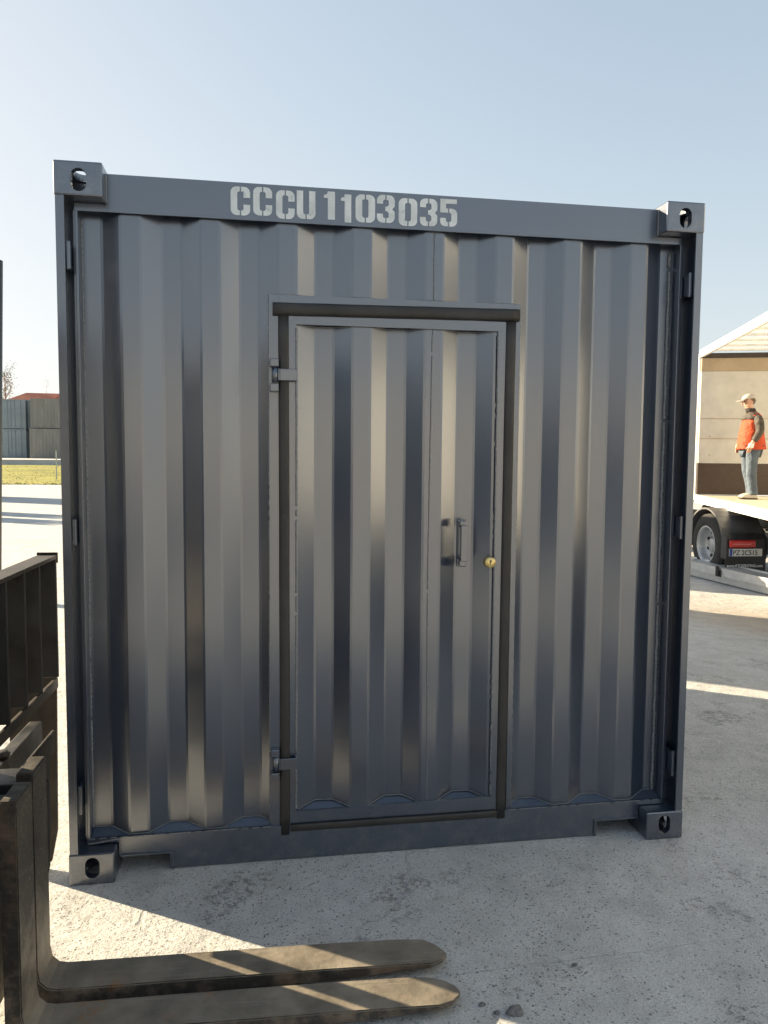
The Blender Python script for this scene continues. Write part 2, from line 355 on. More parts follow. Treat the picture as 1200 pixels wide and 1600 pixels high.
    ln = mth('ADD', mth('ADD', sx.outputs[1], mth('MULTIPLY', sx.outputs[0], -0.03)), mth('MULTIPLY', noi(3.0, 5), 0.04))
    jo = rng(mth('ABSOLUTE', mth('ADD', ln, 0.70)), 0.0035, 0.001)
    crack = mth('MAXIMUM', crack, mth('MULTIPLY', jo, 0.7))
    c = mix(mth('MULTIPLY', crack, 0.12), c, (0.10, 0.095, 0.09))
    L.new(c, b.inputs['Base Color'])
    h = mth('ADD', mth('MULTIPLY', noi(60, 8, 0.75), 0.7), mth('MULTIPLY', noi(9, 6, 0.6), 1.6))
    h = mth('SUBTRACT', h, mth('MULTIPLY', spot, 0.45)); h = mth('SUBTRACT', h, mth('MULTIPLY', crack, 0.35)); h = mth('SUBTRACT', h, mth('MULTIPLY', rp, 0.5))
    bp = N.new('ShaderNodeBump'); bp.inputs['Strength'].default_value = 0.75; bp.inputs['Distance'].default_value = 0.012
    L.new(h, bp.inputs['Height']); L.new(bp.outputs[0], b.inputs['Normal'])
    return M
def axis_vals(lo, hi, fine_lo, fine_hi, step):
    v = []; x = fine_lo
    while x <= fine_hi: v.append(x); x += step
    s = step; x = fine_hi
    while x < hi: s *= 1.35; x += s; v.append(min(x, hi))
    s = step; x = fine_lo
    while x > lo: s *= 1.35; x -= s; v.insert(0, max(x, lo))
    return v
gx = axis_vals(-700, 700, -30, 14, 1.0); gy = axis_vals(-700, 900, -8, 80, 1.0)
bm = nb(); gv = [[bm.verts.new((x, y, gz(x, y))) for x in gx] for y in gy]
for j in range(len(gy)-1):
    for i in range(len(gx)-1):
        f = bm.faces.new((gv[j][i], gv[j][i+1], gv[j+1][i+1], gv[j+1][i])); f.smooth = True
kind(obj('ground', bm, ground_material()), 'structure', 'pitted grey concrete yard under the container')

# ------------------------------------------------------------------ the grey container
HH = 2.591; WW = 2.438; LL = 2.75
ct = thing('shipping_container', 'anthracite steel container with a door in its corrugated end and white stencilled number', 'container')
def profile():
    """breakpoints (x, y) of the corrugated end wall, bends softened by small chamfers"""
    raw = [(0.036, 0.123), (0.134, 0.123)]
    for k in range(8):
        s = 0.2035+0.2815*k
        raw += [(s, 0.0866), (s+0.070, 0.0872), (s+0.142, 0.1243)]
        if k < 7: raw += [(s+0.2125, 0.1225)]
    raw += [(2.402, 0.123)]
    out = [raw[0]]
    for a, b, c in zip(raw, raw[1:], raw[2:]):
        va = Vector(a)-Vector(b); vc = Vector(c)-Vector(b)
        p1 = Vector(b)+va.normalized()*0.005; p2 = Vector(b)+vc.normalized()*0.005
        out += [tuple(p1), tuple(p2)]
    out.append(raw[-1]); return out
PROF = profile()
def prof_y(x):
    for a, b in zip(PROF, PROF[1:]):
        if a[0] <= x <= b[0]: return a[1]+(b[1]-a[1])*(x-a[0])/(b[0]-a[0])
    return 0.120
def corr(bm, x0, x1, z0, z1, nz=10, off=0.0, fmap=lambda x, y, z: (x, y, z)):
    pts = [(x0, prof_y(x0))]+[p for p in PROF if x0+1e-4 < p[0] < x1-1e-4]+[(x1, prof_y(x1))]
    rows = []
    for j in range(nz+1):
        z = z0+(z1-z0)*j/nz
        rows.append([bm.verts.new(fmap(p[0], p[1]+off+0.0012*noise.noise(Vector((p[0]*2.3, z*1.4, 3.1))), z)) for p in pts])
    for a, b in zip(rows, rows[1:]):
        for i in range(len(pts)-1): bm.faces.new((a[i], a[i+1], b[i+1], b[i]))
# end wall (round the door)
bm = nb()
corr(bm, 0.036, 0.742, 0.125, 2.545, 11); corr(bm, 0.742, 1.704, 2.172, 2.545, 3); corr(bm, 1.704, 2.402, 0.125, 2.545, 11)
ew = obj('end_wall', bm, M_PAINT, ct, fix=False)
# header
bm = nb()
prism(bm, [(0.052,2.444),(2.386,2.444),(2.386,2.4685),(2.2785,2.4685),(2.2785,2.576),(0.1595,2.576),(0.1595,2.4685),(0.052,2.4685)], 'y', 0.07, 0.0765)
box(bm, 0.1595, 2.2785, 0.0766, 0.20, 2.568, 2.576)
hd = obj('header_beam', bm, M_PAINT, ct)
bm = nb()
prism(bm, [(0.052,0.1215),(0.166,0.1215),(0.166,0.068),(0.352,0.068),(0.352,0.004),(2.088,0.004),(2.088,0.068),(2.273,0.068),(2.273,0.1215),(2.386,0.1215),(2.386,0.139),(0.052,0.139)], 'y', 0.07, 0.17)
sill = obj('bottom_sill', bm, M_PAINT, ct)
bm = nb()
prism(bm, [(0.0845, 0.1392), (0.1310, 0.1392), (0.1310, 0.1640)], 'x', 0.0660, 0.7320); obj('filler_wedge', bm, M_PAINT, sill)
bm = nb(); prism(bm, [(0.0845, 0.1392), (0.1310, 0.1392), (0.1310, 0.1640)], 'x', 1.714, 2.372); obj('filler_wedge', bm, M_PAINT, sill)
for (a, b, s) in ((0.172, 0.360, 1), (2.080, 2.268, -1)):
    bm = nb()
    box(bm, a, b, 0.062, 0.30, 0.066, 0.0725)
    xx = b if s > 0 else a-0.006
    box(bm, xx, xx+0.006, 0.062, 0.30, 0.003, 0.074)
    obj('fork_pocket', bm, M_PAINT, ct)
# inner door-post strips beside the wall, and the outer corner posts with their recess
for s in (0, 1):
    def X(v): return v if s == 0 else WW-v
    def bx(bm, a, b, y0, y1, z0, z1, bev=0): 
        a, b = sorted((X(a), X(b))); box(bm, a, b, y0, y1, z0, z1, bev)
    bm = nb()
    bx(bm, 0.004, 0.033, 0.004, 0.013, 0.1165, 2.4745)          # outer flange
    bx(bm, 0.004, 0.013, 0.0132, 0.165, 0.1165, 2.4745)          # side plate
    bx(bm, 0.0132, 0.047, 0.118, 0.126, 0.1165, 2.4745)         # back of recess
    bx(bm, 0.0475, 0.0535, 0.071, 0.165, 0.1395, 2.4435)           # recess inner wall
    obj('corner_post', bm, M_PAINT, ct)
    bm = nb()
    bx(bm, 0.0540, 0.0640, 0.066, 0.135, 0.1395, 2.4435, 0.002)
    obj('inner_post_bar', bm, M_PAINT, ct)
    for (z0, z1) in ((2.228, 2.325), (1.255, 1.350), (0.258, 0.366)):
        bm = nb()
        bx(bm, 0.0332, 0.0470, 0.020, 0.032, z0, z1, 0.002)
        bx(bm, 0.0335, 0.0420, 0.0325, 0.110, z0+0.008, z1-0.008)
        obj('hinge_lug', bm, M_PAINT, ct)
# rear corner posts (simple)
for x0 in (0.004, WW-0.084):
    bm = nb(); box(bm, x0, x0+0.08, LL-0.16, LL-0.004, 0.1165, 2.4745, 0.006); obj('corner_post', bm, M_PAINT, ct)
# corner castings
def casting(x0, y0, z0, fx, fy, fz):
    bm = nb(); box(bm, 0, 0.162, 0, 0.178, 0, 0.118, 0.006)
    o = obj('corner_casting', bm, M_PAINT, ct)
    c = nb(); box(c, 0.022, 0.150, 0.028, 0.166, 0.016, 0.094); boolean_cut(o, c)
    c = nb(); prism(c, stadium(0.083, 0.0545, 0.051, 0.079), 'y', -0.05, 0.08); boolean_cut(o, c)
    c = nb(); prism(c, stadium(0.089, 0.0545, 0.051, 0.079), 'x', -0.05, 0.08); boolean_cut(o, c)
    c = nb(); prism(c, stadium(0.083, 0.089, 0.064, 0.110), 'z', 0.05, 0.2); boolean_cut(o, c)
    o.location = (x0, y0, z0); return o
cc = casting(0.0, 0.0, HH-0.118, 0, 0, 0)
def mirror_casting(sx, sy, sz):
    me = cc.data.copy(); bm = bmesh.new(); bm.from_mesh(me)
    for v in bm.verts:
        if sx: v.co.x = 0.162-v.co.x
        if sy: v.co.y = 0.178-v.co.y
        if sz: v.co.z = 0.118-v.co.z
    if (sx+sy+sz) % 2: bmesh.ops.reverse_faces(bm, faces=bm.faces[:])
    bm.to_mesh(me); bm.free()
    o = bpy.data.objects.new('corner_casting', me); COL.objects.link(o); o.parent = ct
    o.location = (WW-0.162 if sx else 0, LL-0.178 if sy else 0, 0 if sz else HH-0.118)
for t in ((1,0,0),(0,0,1),(1,0,1),(0,1,0),(1,1,0),(0,1,1),(1,1,1)): mirror_casting(*t)
# long side walls, far end, roof, floor, rails
for s in (0, 1):
    bm = nb(); fm = (lambda x, y, z: (y-0.07, 0.20+x*0.95, z)) if s == 0 else (lambda x, y, z: (WW-y+0.07, 0.20+x*0.95, z))
    corr(bm, 0.036, 2.40, 0.125, 2.50, 2, 0, fm); obj('side_wall', bm, M_PAINT, ct)
    bm = nb(); xx = 0.012 if s == 0 else WW-0.072
    box(bm, xx, xx+0.06, 0.1785, LL-0.1785, 2.50, 2.56, 0.004); obj('top_rail', bm, M_PAINT, ct)
    bm = nb(); box(bm, xx, xx+0.06, 0.1785, LL-0.1785, 0.03, 0.15, 0.004); obj('bottom_rail', bm, M_PAINT, ct)
bm = nb(); corr(bm, 0.05, 2.39, 0.1, 2.5, 2, 0, lambda x, y, z: (x, LL-y+0.03, z)); obj('rear_wall', bm, M_PAINT, ct)
bm = nb(); box(bm, 0.05, WW-0.05, 0.131, LL-0.05, 2.548, 2.556); obj('roof_panel', bm, M_PAINT, ct)
bm = nb(); box(bm, 0.05, WW-0.05, 0.171, LL-0.05, 0.10, 0.13); obj('floor', bm, M_PLY, ct)
# door frame and leaf
bm = nb()
box(bm, 0.733, 0.770, 0.081, 0.089, 0.1395, 2.1825); box(bm, 1.693, 1.713, 0.081, 0.089, 0.1395, 2.1825)
box(bm, 0.7705, 1.6925, 0.081, 0.089, 2.140, 2.1825)
obj('door_frame', bm, M_PAINT, ct)
dr = obj('door', (lambda b: (prism(b, [(0.803,0.141),(1.656,0.141),(1.656,0.198),(0.803,0.190)], 'y', 0.076, 0.086),
    prism(b, [(0.803,0.1902),(0.834,0.1905),(0.834,2.075),(0.803,2.075)], 'y', 0.0762, 0.0862),
    prism(b, [(1.622,0.1982),(1.656,0.1985),(1.656,2.075),(1.622,2.075)], 'y', 0.0762, 0.0862),
    box(b, 0.803, 1.656, 0.076, 0.086, 2.0752, 2.112), b)[-1])(nb()), M_PAINT, ct)
bm = nb(); corr(bm, 0.826, 1.640, 0.15, 2.10); obj('door_panel', bm, M_PAINT, dr, fix=False)
# sloping ledges under and over the corrugation folds (small filler plates)
bm = nb()
prism(bm, [(0.0866, 0.1860), (0.1310, 0.1860), (0.1310, 0.2110)], 'x', 0.8345, 1.6215)
obj('ledge_plate', bm, M_PAINT, dr)
def seal(name, a, b, w, h, y, parent):
    """rubber strip with a rounded section between points a and b in the wall plane"""
    ax, az = a; bx_, bz = b; d = Vector((bx_-ax, bz-az)); ln = d.length; d.normalize(); nrm = Vector((-d.y, d.x))
    bm = nb(); n = 24; sec = 7; rings = []
    for i in range(n+1):
        t = i/n; wob = 0.0012*noise.noise(Vector((t*9+ax*5, az*3, 1)))
        row = []
        for k in range(sec):
            th = math.pi*k/(sec-1)
            off = -math.cos(th)*w/2+wob; yy = y-math.sin(th)**0.6*h
            row.append(bm.verts.new((ax+d.x*ln*t+nrm.x*off, yy, az+d.y*ln*t+nrm.y*off)))
        rings.append(row)
    for r0, r1 in zip(rings, rings[1:]):
        for k in range(sec-1):
            f = bm.faces.new((r0[k], r0[k+1], r1[k+1], r1[k])); f.smooth = True
        bm.faces.new((r0[0], r1[0], r1[-1], r0[-1]))
    bm.faces.new(rings[0]); bm.faces.new(rings[-1][::-1])
    return obj(name, bm, M_RUB, parent)
seal('door_seal', (0.791, 0.102), (0.787, 2.108), 0.040, 0.011, 0.0775, ct)
seal('door_seal', (1.668, 0.106), (1.673, 2.114), 0.042, 0.011, 0.0775, ct)
seal('door_seal', (0.747, 2.128), (1.704, 2.139), 0.049, 0.018, 0.0755, ct)
seal('door_seal', (0.812, 0.128), (1.647, 0.127), 0.030, 0.007, 0.0700, ct)
# hinges
for z in (1.883, 0.392):
    h = obj('hinge', (lambda b: (box(b, 0.772, 0.836, 0.050, 0.0555, z-0.021, z+0.023, 0.002),
        box(b, 0.766, 0.7715, 0.050, 0.072, z-0.021, z+0.023, 0.001), box(b, 0.828, 0.833, 0.0558, 0.0755, z-0.021, z+0.023), b)[-1])(nb()), M_PAINT, ct)
    bm = nb(); lathe(bm, [(-0.026,0.0),(-0.026,0.0125),(0.028,0.0125),(0.028,0.0)], (0.7555, 0.062, z), 'z', 14); obj('hinge_pin', bm, M_PAINT, h)
    for dz in (0.030, -0.062):
        bm = nb(); box(bm, 0.735, 0.768, 0.048, 0.0805, z+dz, z+dz+0.030, 0.003); obj('hinge_knuckle', bm, M_PAINT, h)
# handle
hn = obj('handle', (lambda b: (box(b, 1.474, 1.504, 0.040, 0.056, 1.174, 1.315, 0.002), b)[-1])(nb()), M_PAINT, dr)
for z0, z1 in ((1.306, 1.336), (1.148, 1.183)):
    bm = nb(); box(bm, 1.474, 1.500, 0.0562, 0.0723, z0+0.004, z1-0.004, 0.002); box(bm, 1.468, 1.503, 0.0725, 0.0875, z0, z1, 0.002); obj('handle_bracket', bm, M_PAINT, hn)
# brass cylinder lock
lk = obj('lock', (lambda b: (lathe(b, [(0.03,0.0),(0.03,0.0225),(0.004,0.0225),(0,0.0185),(0,0.0)], (1.600, 0.052, 1.166), 'y', 28), b)[-1])(nb()), M_BRASS, dr)
bm = nb(); box(bm, 1.5985, 1.6015, 0.0505, 0.0515, 1.158, 1.172); lathe(bm, [(0,0),(0,0.0045),(0.001,0.0045),(0.001,0)], (1.600, 0.0505, 1.172), 'y', 12); obj('keyhole', bm, M_LOCKD, lk)
# weld beads
def bead(pts, r=0.0022, step=0.008, parent=ct, gap=0.25, seed=1, wob=0.0012):
    rnd = random.Random(seed); bm = nb()
    for a, b in zip(pts, pts[1:]):
        a = Vector(a); b = Vector(b); L = (b-a).length; n = int(L/step); seg = []
        rad = []
        for i in range(n+1):
            p = a+(b-a)*i/n
            g = noise.noise(Vector((p.x*31+seed, p.y*7, p.z*13)))
            p += Vector((noise.noise(p*22+Vector((seed,0,0)))*wob, 0, noise.noise(p*22+Vector((0,seed,0)))*wob))
            rr = r*(0.7+0.6*abs(math.sin(i*1.9+seed)))*(1+0.4*rnd.random())
            if g < -gap and len(seg) > 3: tube(bm, seg, rad, 5); seg = []; rad = []; continue
            seg.append(p); rad.append(rr)
        if len(seg) > 2: tube(bm, seg, rad, 5)
    return obj('weld_bead', bm, M_BEAD, parent, fix=False)
bead([(1.3635, 0.0855, 2.44), (1.3635, 0.0855, 2.186)], 0.0019, seed=3, gap=0.6)
bead([(1.3600, 0.0855, 2.07), (1.352, 0.0855, 1.1), (1.359, 0.0855, 0.2)], 0.0018, seed=4, parent=dr, gap=0.6)
bead([(0.8345, 0.0765, 2.06), (0.833, 0.0765, 0.20)], 0.0028, seed=5, parent=dr, gap=0.45)
bead([(1.6215, 0.077, 2.06), (1.622, 0.0765, 0.21)], 0.0024, seed=6, parent=dr, gap=0.35)
bead([(0.732, 0.086, 2.18), (0.732, 0.086, 0.15)], 0.0022, seed=8, gap=0.35)
bead([(1.7135, 0.086, 2.18), (1.7135, 0.086, 0.15)], 0.0018, seed=9, gap=0.2)
bead([(0.0645, 0.125, 2.43), (0.0645, 0.125, 0.16)], 0.0035, seed=10, gap=0.5)
bead([(2.360, 0.122, 2.42), (2.360, 0.122, 0.16)], 0.005, seed=11, gap=0.6, wob=0.003)
bead([(0.1625, 0.066, 2.472), (0.1625, 0.066, 2.574)], 0.003, seed=12, gap=0.9)
bead([(2.2755, 0.066, 2.472), (2.2755, 0.066, 2.574)], 0.003, seed=13, gap=0.9)
bead([(0.166, 0.067, 0.135), (0.055, 0.067, 0.1215)], 0.003, seed=14, gap=0.9)
# weld line following the folds along header, sill and door frame
def fold_bead(x0, x1, z, parent, seed, r=0.002, n=160, lo=0.0, front=None):
    pts = []; rad = []
    bm = nb()
    for i in range(n+1):
        x = x0+(x1-x0)*i/n; y = prof_y(x)-0.0015
        if front is not None: y = min(y, front)
        pts.append((x, y, z+0.001*noise.noise(Vector((x*30, seed, 0))))); rad.append(r*(0.7+0.6*abs(math.sin(i*1.7))))
    tube(bm, pts, rad, 5); return obj('weld_bead', bm, M_BEAD, parent, fix=False)
def wedge_bead(x0, x1, z0, parent, seed):
    bm = nb(); pts = []
    for i in range(161):
        x = x0+(x1-x0)*i/160; y = prof_y(x); pts.append((x, y-0.0015, z0+max(0, y-0.087)*0.56+0.0012+0.0008*noise.noise(Vector((x*40, seed, 0)))))
    tube(bm, pts, [0.0016+0.0010*abs(math.sin(i*1.7)) for i in range(161)], 5); obj('weld_bead', bm, M_BEAD, parent, fix=False)
wedge_bead(0.07, 0.730, 0.1405, ct, 1); wedge_bead(1.716, 2.35, 0.1405, ct, 2); wedge_bead(0.84, 1.615, 0.1900, dr, 3)
fold_bead(0.75, 1.70, 2.184, ct, 5, 0.0022); fold_bead(0.84, 1.62, 2.0745, dr, 6, 0.002)
bead([(0.055, 0.069, 0.1402), (0.735, 0.069, 0.1402)], 0.0016, seed=21, gap=0.05)
bead([(1.70, 0.069, 0.1402), (2.385, 0.069, 0.1402)], 0.0016, seed=22, gap=0.05)

# stencilled number
def arc(cx, cy, r, a0, a1, n=5): return [(cx+r*math.cos(R(a0+(a1-a0)*i/n)), cy+r*math.sin(R(a0+(a1-a0)*i/n))) for i in range(n+1)]
H_ = 1.0; GW = 0.66; TS = 0.225; TH = 0.17; RO = 0.20; RI = 0.07; G = 0.022
def half(side, top=True, bottom=True, cut_top=None, cut_bot=None):
    """left-half ring piece; side -1 left, +1 right; cut_* leaves only hooks"""
    c = GW/2
    pts = []
    if top: pts += [(c-G, H_)]+arc(RO, H_-RO, RO, 90, 180)
    else: pts += [(TS, H_), (0, H_)]
    if bottom: pts += arc(RO, RO, RO, 180, 270)+[(c-G, 0), (c-G, TH)]+arc(TS+RI, TH+RI, RI, 270, 180)
    else: pts += [(0, 0), (TS, 0)]
    if top: pts += arc(TS+RI, H_-TH-RI, RI, 180, 90)+[(c-G, H_-TH)]
    if side > 0: pts = [(GW-x, y) for x, y in pts]
    return pts
def hook(side, top, zc):
    c = GW/2
    pts = [(c-G, H_)]+arc(RO, H_-RO, RO, 90, 180)+[(0, zc), (TS, zc)]+arc(TS+RI, H_-TH-RI, RI, 180, 90)+[(c-G, H_-TH)]
    if side > 0: pts = [(GW-x, y) for x, y in pts]
    if not top: pts = [(x, H_-y) for x, y in pts]
    return pts
def three_right():
    c = GW/2
    t = [(c+G, H_)]+arc(GW-RO, H_-RO, RO, 90, 0)+[(GW, 0.60), (GW-0.09, 0.5)]
    b = [(GW, 0.40)]+arc(GW-RO, RO, RO, 0, -90)+[(c+G, 0), (c+G, TH)]+arc(GW-TS-RI, TH+RI, RI, 270, 360)+[(GW-TS, 0.36), (GW-TS-0.07, 0.42), (c-0.02, 0.42), (c-0.02, 0.58), (GW-TS-0.07, 0.58), (GW-TS, 0.64)]
    e = arc(GW-TS-RI, H_-TH-RI, RI, 0, 90)+[(c+G, H_-TH)]
    return t+b+e
def glyph(ch):
    c = GW/2
    if ch == 'C': return [half(-1), hook(1, True, 0.62), hook(1, False, 0.62)], GW
    if ch == 'U': return [half(-1, top=False), half(1, top=False)], GW
    if ch == '0': return [half(-1), half(1)], GW
    if ch == '1': return [[(0.13, 1), (0.36, 1), (0.36, 0), (0.13, 0), (0.13, 0.76), (0.0, 0.76), (0.0, 0.86), (0.10, 0.90)]], 0.38
    if ch == '3': return [hook(-1, True, 0.68), three_right(), hook(-1, False, 0.68)], GW
    if ch == '5':
        top = [(0.0, 1), (GW-0.02, 1), (GW-0.02, 0.83), (TS, 0.83), (TS, 0.655), (c-G, 0.655), (c-G, 0.50), (0, 0.50)]
        bowl = [(c+G, 0.655)]+arc(GW-RO, 0.655-RO, RO, 90, 0)+arc(GW-RO, RO, RO, 0, -90)+[(c+G, 0), (c+G, TH)]+arc(GW-TS-RI, TH+RI, RI, 270, 360)+arc(GW-TS-RI, 0.50-RI, RI, 0, 90)+[(c+G, 0.50)]
        return [top, bowl, [(x, y*0.9) for x, y in hook(-1, False, 0.66)]], GW
    return [], 0.3
def text_poly(pieces_by_char, bm, y):
    for pieces, x0, z0, sx, sz in pieces_by_char:
        for p in pieces:
            vs = [bm.verts.new((x0+px*sx, y, z0+pz*sz)) for px, pz in p]
            es = [bm.edges.new((vs[i], vs[(i+1) % len(vs)])) for i in range(len(vs))]
            bmesh.ops.triangle_fill(bm, edges=es, use_beauty=True)
lay = [('C', .596, .666), ('C', .677, .746), ('C', .760, .828), ('U', .836, .905), ('1', .936, .980), ('1', 1.000, 1.041),
       ('0', 1.055, 1.129), ('3', 1.136, 1.204), ('0', 1.219, 1.291), ('3', 1.301, 1.369), ('5', 1.380, 1.447)]
bm = nb()
for k, (ch, a, b) in enumerate(lay):
    g, w = glyph(ch); zz = 2.459+0.004*math.sin(k*2.1); text_poly([(g, a, zz, (b-a)/w, 0.102)], bm, 0.0685)
obj('stencilled_number', bm, M_STENCIL, hd)

# ------------------------------------------------------------------ forklift with its forks
fl = thing('forklift', 'grimy black forklift carriage and fork arms at the left edge of the container', 'forklift', (0.0, -0.64, 0.0), R(-2.0))
def fork(y0, tipround):
    w = 0.127; bm = nb()
    # vertical shank
    t = 0.044; x0 = 0.018 if not tipround else 0.034
    side = [(x0, 0.006), (x0, 0.692), (x0+t, 0.692), (x0+t, 0.11), (x0+t+0.006, 0.075), (x0+t+0.025, 0.056), (x0+t+0.05, 0.0505),
            (0.5, 0.050), (0.9, 0.048), (1.12, 0.044), (1.12, 0.022), (0.9, 0.010), (0.5, 0.007), (x0+0.05, 0.006)]
    prism(bm, side, 'y', y0, y0+w)
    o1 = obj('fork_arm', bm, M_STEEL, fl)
    bm = nb()
    if tipround: out = [(1.12, y0), (1.195, y0+0.003), (1.238, y0+0.018), (1.262, y0+0.042), (1.268, y0+0.062), (1.258, y0+0.085), (1.232, y0+0.108), (1.18, y0+w-0.002), (1.12, y0+w)]
    else: out = [(1.12, y0), (1.205, y0+0.002), (1.246, y0+0.020), (1.263, y0+0.042), (1.262, y0+0.058), (1.236, y0+0.098), (1.20, y0+w-0.003), (1.12, y0+w)]
    n = len(out); cx = 1.12
    tv = [bm.verts.new((x, y, 0.044-(x-cx)*0.05)) for x, y in out]; bv = [bm.verts.new((x, y, 0.022+(x-cx)*0.02)) for x, y in out]
    bm.faces.new(tv); bm.faces.new(bv[::-1])
    for i in range(n): bm.faces.new((tv[i], bv[i], bv[(i+1)%n], tv[(i+1)%n]))
    me = o1.data; b2 = bmesh.new(); b2.from_mesh(me); tmp = bpy.data.meshes.new('t'); bmesh.ops.recalc_face_normals(bm, faces=bm.faces[:]); bm.to_mesh(tmp); b2.from_mesh(tmp)
    bmesh.ops.remove_doubles(b2, verts=b2.verts[:], dist=0.0005)
    # drop the doubled inner cap where shaft and tip meet
    dead = [f for f in b2.faces if abs(f.calc_center_median().x-1.12) < 1e-3 and abs(f.normal.x) > 0.9]
    bmesh.ops.delete(b2, geom=dead, context='FACES_ONLY')
    ed = [e for e in b2.edges if len(e.link_faces) == 2 and e.calc_face_angle(0) > R(40)]
    bmesh.ops.bevel(b2, geom=ed, offset=0.0035, segments=2, affect='EDGES')
    b2.to_mesh(me); b2.free(); bm.free(); bpy.data.meshes.remove(tmp)
    # hook over the carriage bar
    bm = nb(); box(bm, -0.1055, x0-0.0002, y0+0.004, y0+w-0.004, 0.6205, 0.660, 0.003); obj('fork_hook', bm, M_BLK, o1)
    return o1
fork(0.003, False); fork(-0.178, True)
# carriage bars (run across the truck)
bm = nb(); box(bm, -0.150, -0.106, -1.05, 0.655, 0.525, 0.620, 0.004)
cb = obj('carriage_bar', bm, M_BLK, fl)
c = nb()
for yy in (0.401, 0.495): prism(c, stadium(-0.131, yy, 0.024, 0.030), 'z', 0.57, 0.7)
boolean_cut(cb, c)
bm = nb(); prism(bm, [(-1.0, 0.06), (0.25, 0.075), (0.33, 0.15), (0.405, 0.21), (0.405, 0.505), (-1.0, 0.505)], 'x', -0.075, -0.015); obj('carriage_bar', bm, M_BLK, fl)
bm = nb(); box(bm, -0.048, -0.040, -0.95, 0.570, 0.540, 0.615, 0.002); obj('carriage_plate', bm, M_BLKB, fl)
bm = nb(); box(bm, -0.055, -0.045, 0.452, 0.522, 0.26, 0.54, 0.002); obj('carriage_lug', bm, M_BLK, fl)
bm = nb(); lathe(bm, [(0,0),(0,0.022),(0.012,0.026),(0.02,0.02),(0.02,0)], (-0.128, 0.315, 0.6205), 'z', 16); obj('fork_pin', bm, M_BLKB, fl)
# load backrest: box frame of deep flat bars
br = obj('load_backrest', (lambda b: (box(b, -0.120, -0.052, -0.95, 0.690, 1.205, 1.219, 0.002), b)[-1])(nb()), M_BLKB, fl)
bm = nb(); box(bm, -0.066, -0.053, -0.95, 0.676, 0.735, 0.772, 0.003); obj('lower_rail', bm, M_BLKB, br)
bm = nb(); box(bm, -0.122, -0.050, 0.6905, 0.697, 1.190, 1.228, 0.001); obj('end_lip', bm, M_BLKB, br)
for yy in (0.683, 0.494, 0.345, 0.182, 0.025, -0.13, -0.30, -0.47, -0.64, -0.81):
    bm = nb(); box(bm, -0.119, -0.053, yy-0.006, yy+0.006, 0.7725, 1.2045, 0.002); obj('backrest_bar', bm, M_BLK if yy < 0.7 else M_BLKB, br)
bm = nb(); prism(bm, [(-0.088, 0.745), (-0.097, 0.15), (-0.120, 0.03), (-0.155, 0.004), (-0.26, 0.004), (-0.26, 0.745)], 'y', 0.775, 0.787); obj('side_bracket', bm, M_BLKB, fl)
# mast, body and wheels, mostly out of the frame
for yy in (-0.86, 0.06):
    bm = nb(); prism(bm, [(-0.30, yy), (-0.17, yy), (-0.17, yy+0.02), (-0.28, yy+0.02), (-0.28, yy+0.08), (-0.17, yy+0.08), (-0.17, yy+0.10), (-0.30, yy+0.10)], 'z', 0.12, 2.15)
    obj('mast_rail', bm, M_BLK, fl)
bm = nb(); box(bm, -0.29, -0.18, -0.758, 0.058, 2.02, 2.12, 0.004); obj('mast_crossbar', bm, M_BLK, fl)
for yy in (-0.85, -0.10):
    w_ = obj('wheel', (lambda b: (lathe(b, [(0,0.12),(0,0.27),(0.03,0.30),(0.15,0.30),(0.18,0.27),(0.18,0.12)], (-0.75, yy, 0.30), 'y', 36), b)[-1])(nb()), M_TYRE, fl)
M_YEL = mat('dull_machine_paint', (0.16, 0.14, 0.11), rough=0.4, var=0.15, vscale=4)
bm = nb(); prism(bm, [(-1.05, 0.16), (-0.45, 0.62), (-0.45, 0.95), (-0.75, 0.98), (-0.85, 0.72), (-1.25, 0.72), (-1.35, 1.05), (-2.30, 1.05), (-2.45, 0.85), (-2.45, 0.25), (-2.3, 0.16)], 'y', -0.84, -0.02); obj('body', bm, M_YEL, fl)
for xx, yy in ((-0.7, -0.80), (-0.7, -0.08), (-1.9, -0.80), (-1.9, -0.08)):
    bm = nb(); tube(bm, [(xx, yy, 0.95), (xx-0.1 if xx > -1 else xx, yy, 2.05)], 0.025, 8); obj('guard_post', bm, M_BLK, fl)
bm = nb(); box(bm, -1.95, -0.75, -0.84, -0.04, 2.05, 2.09, 0.01); obj('overhead_guard', bm, M_BLK, fl)
for yy in (-0.80, -0.16):
    bm = nb(); lathe(bm, [(0,0),(0,0.2),(0.02,0.22),(0.12,0.22),(0.14,0.2),(0.14,0)], (-2.0, yy, 0.22), 'y', 30); obj('wheel', bm, M_TYRE, fl)

# dark steel post at the frame's left edge
bm = nb(); tube(bm, [(0,0,0), (0,0,3.62)], 0.075, 20); box(bm, -0.11, 0.11, -0.11, 0.11, -0.02, 0.012)
M_POST = mat('dark_post_paint', (0.05, 0.05, 0.045), rough=0.5, var=0.2, vscale=6)
tag(obj('steel_post', bm, M_POST, loc=(-2.142, 6.0, 0)), 'tall dark round steel post cut by the left edge of the picture', 'post')

bpy.data.objects['steel_post'].rotation_euler = (0, R(1.75), 0)
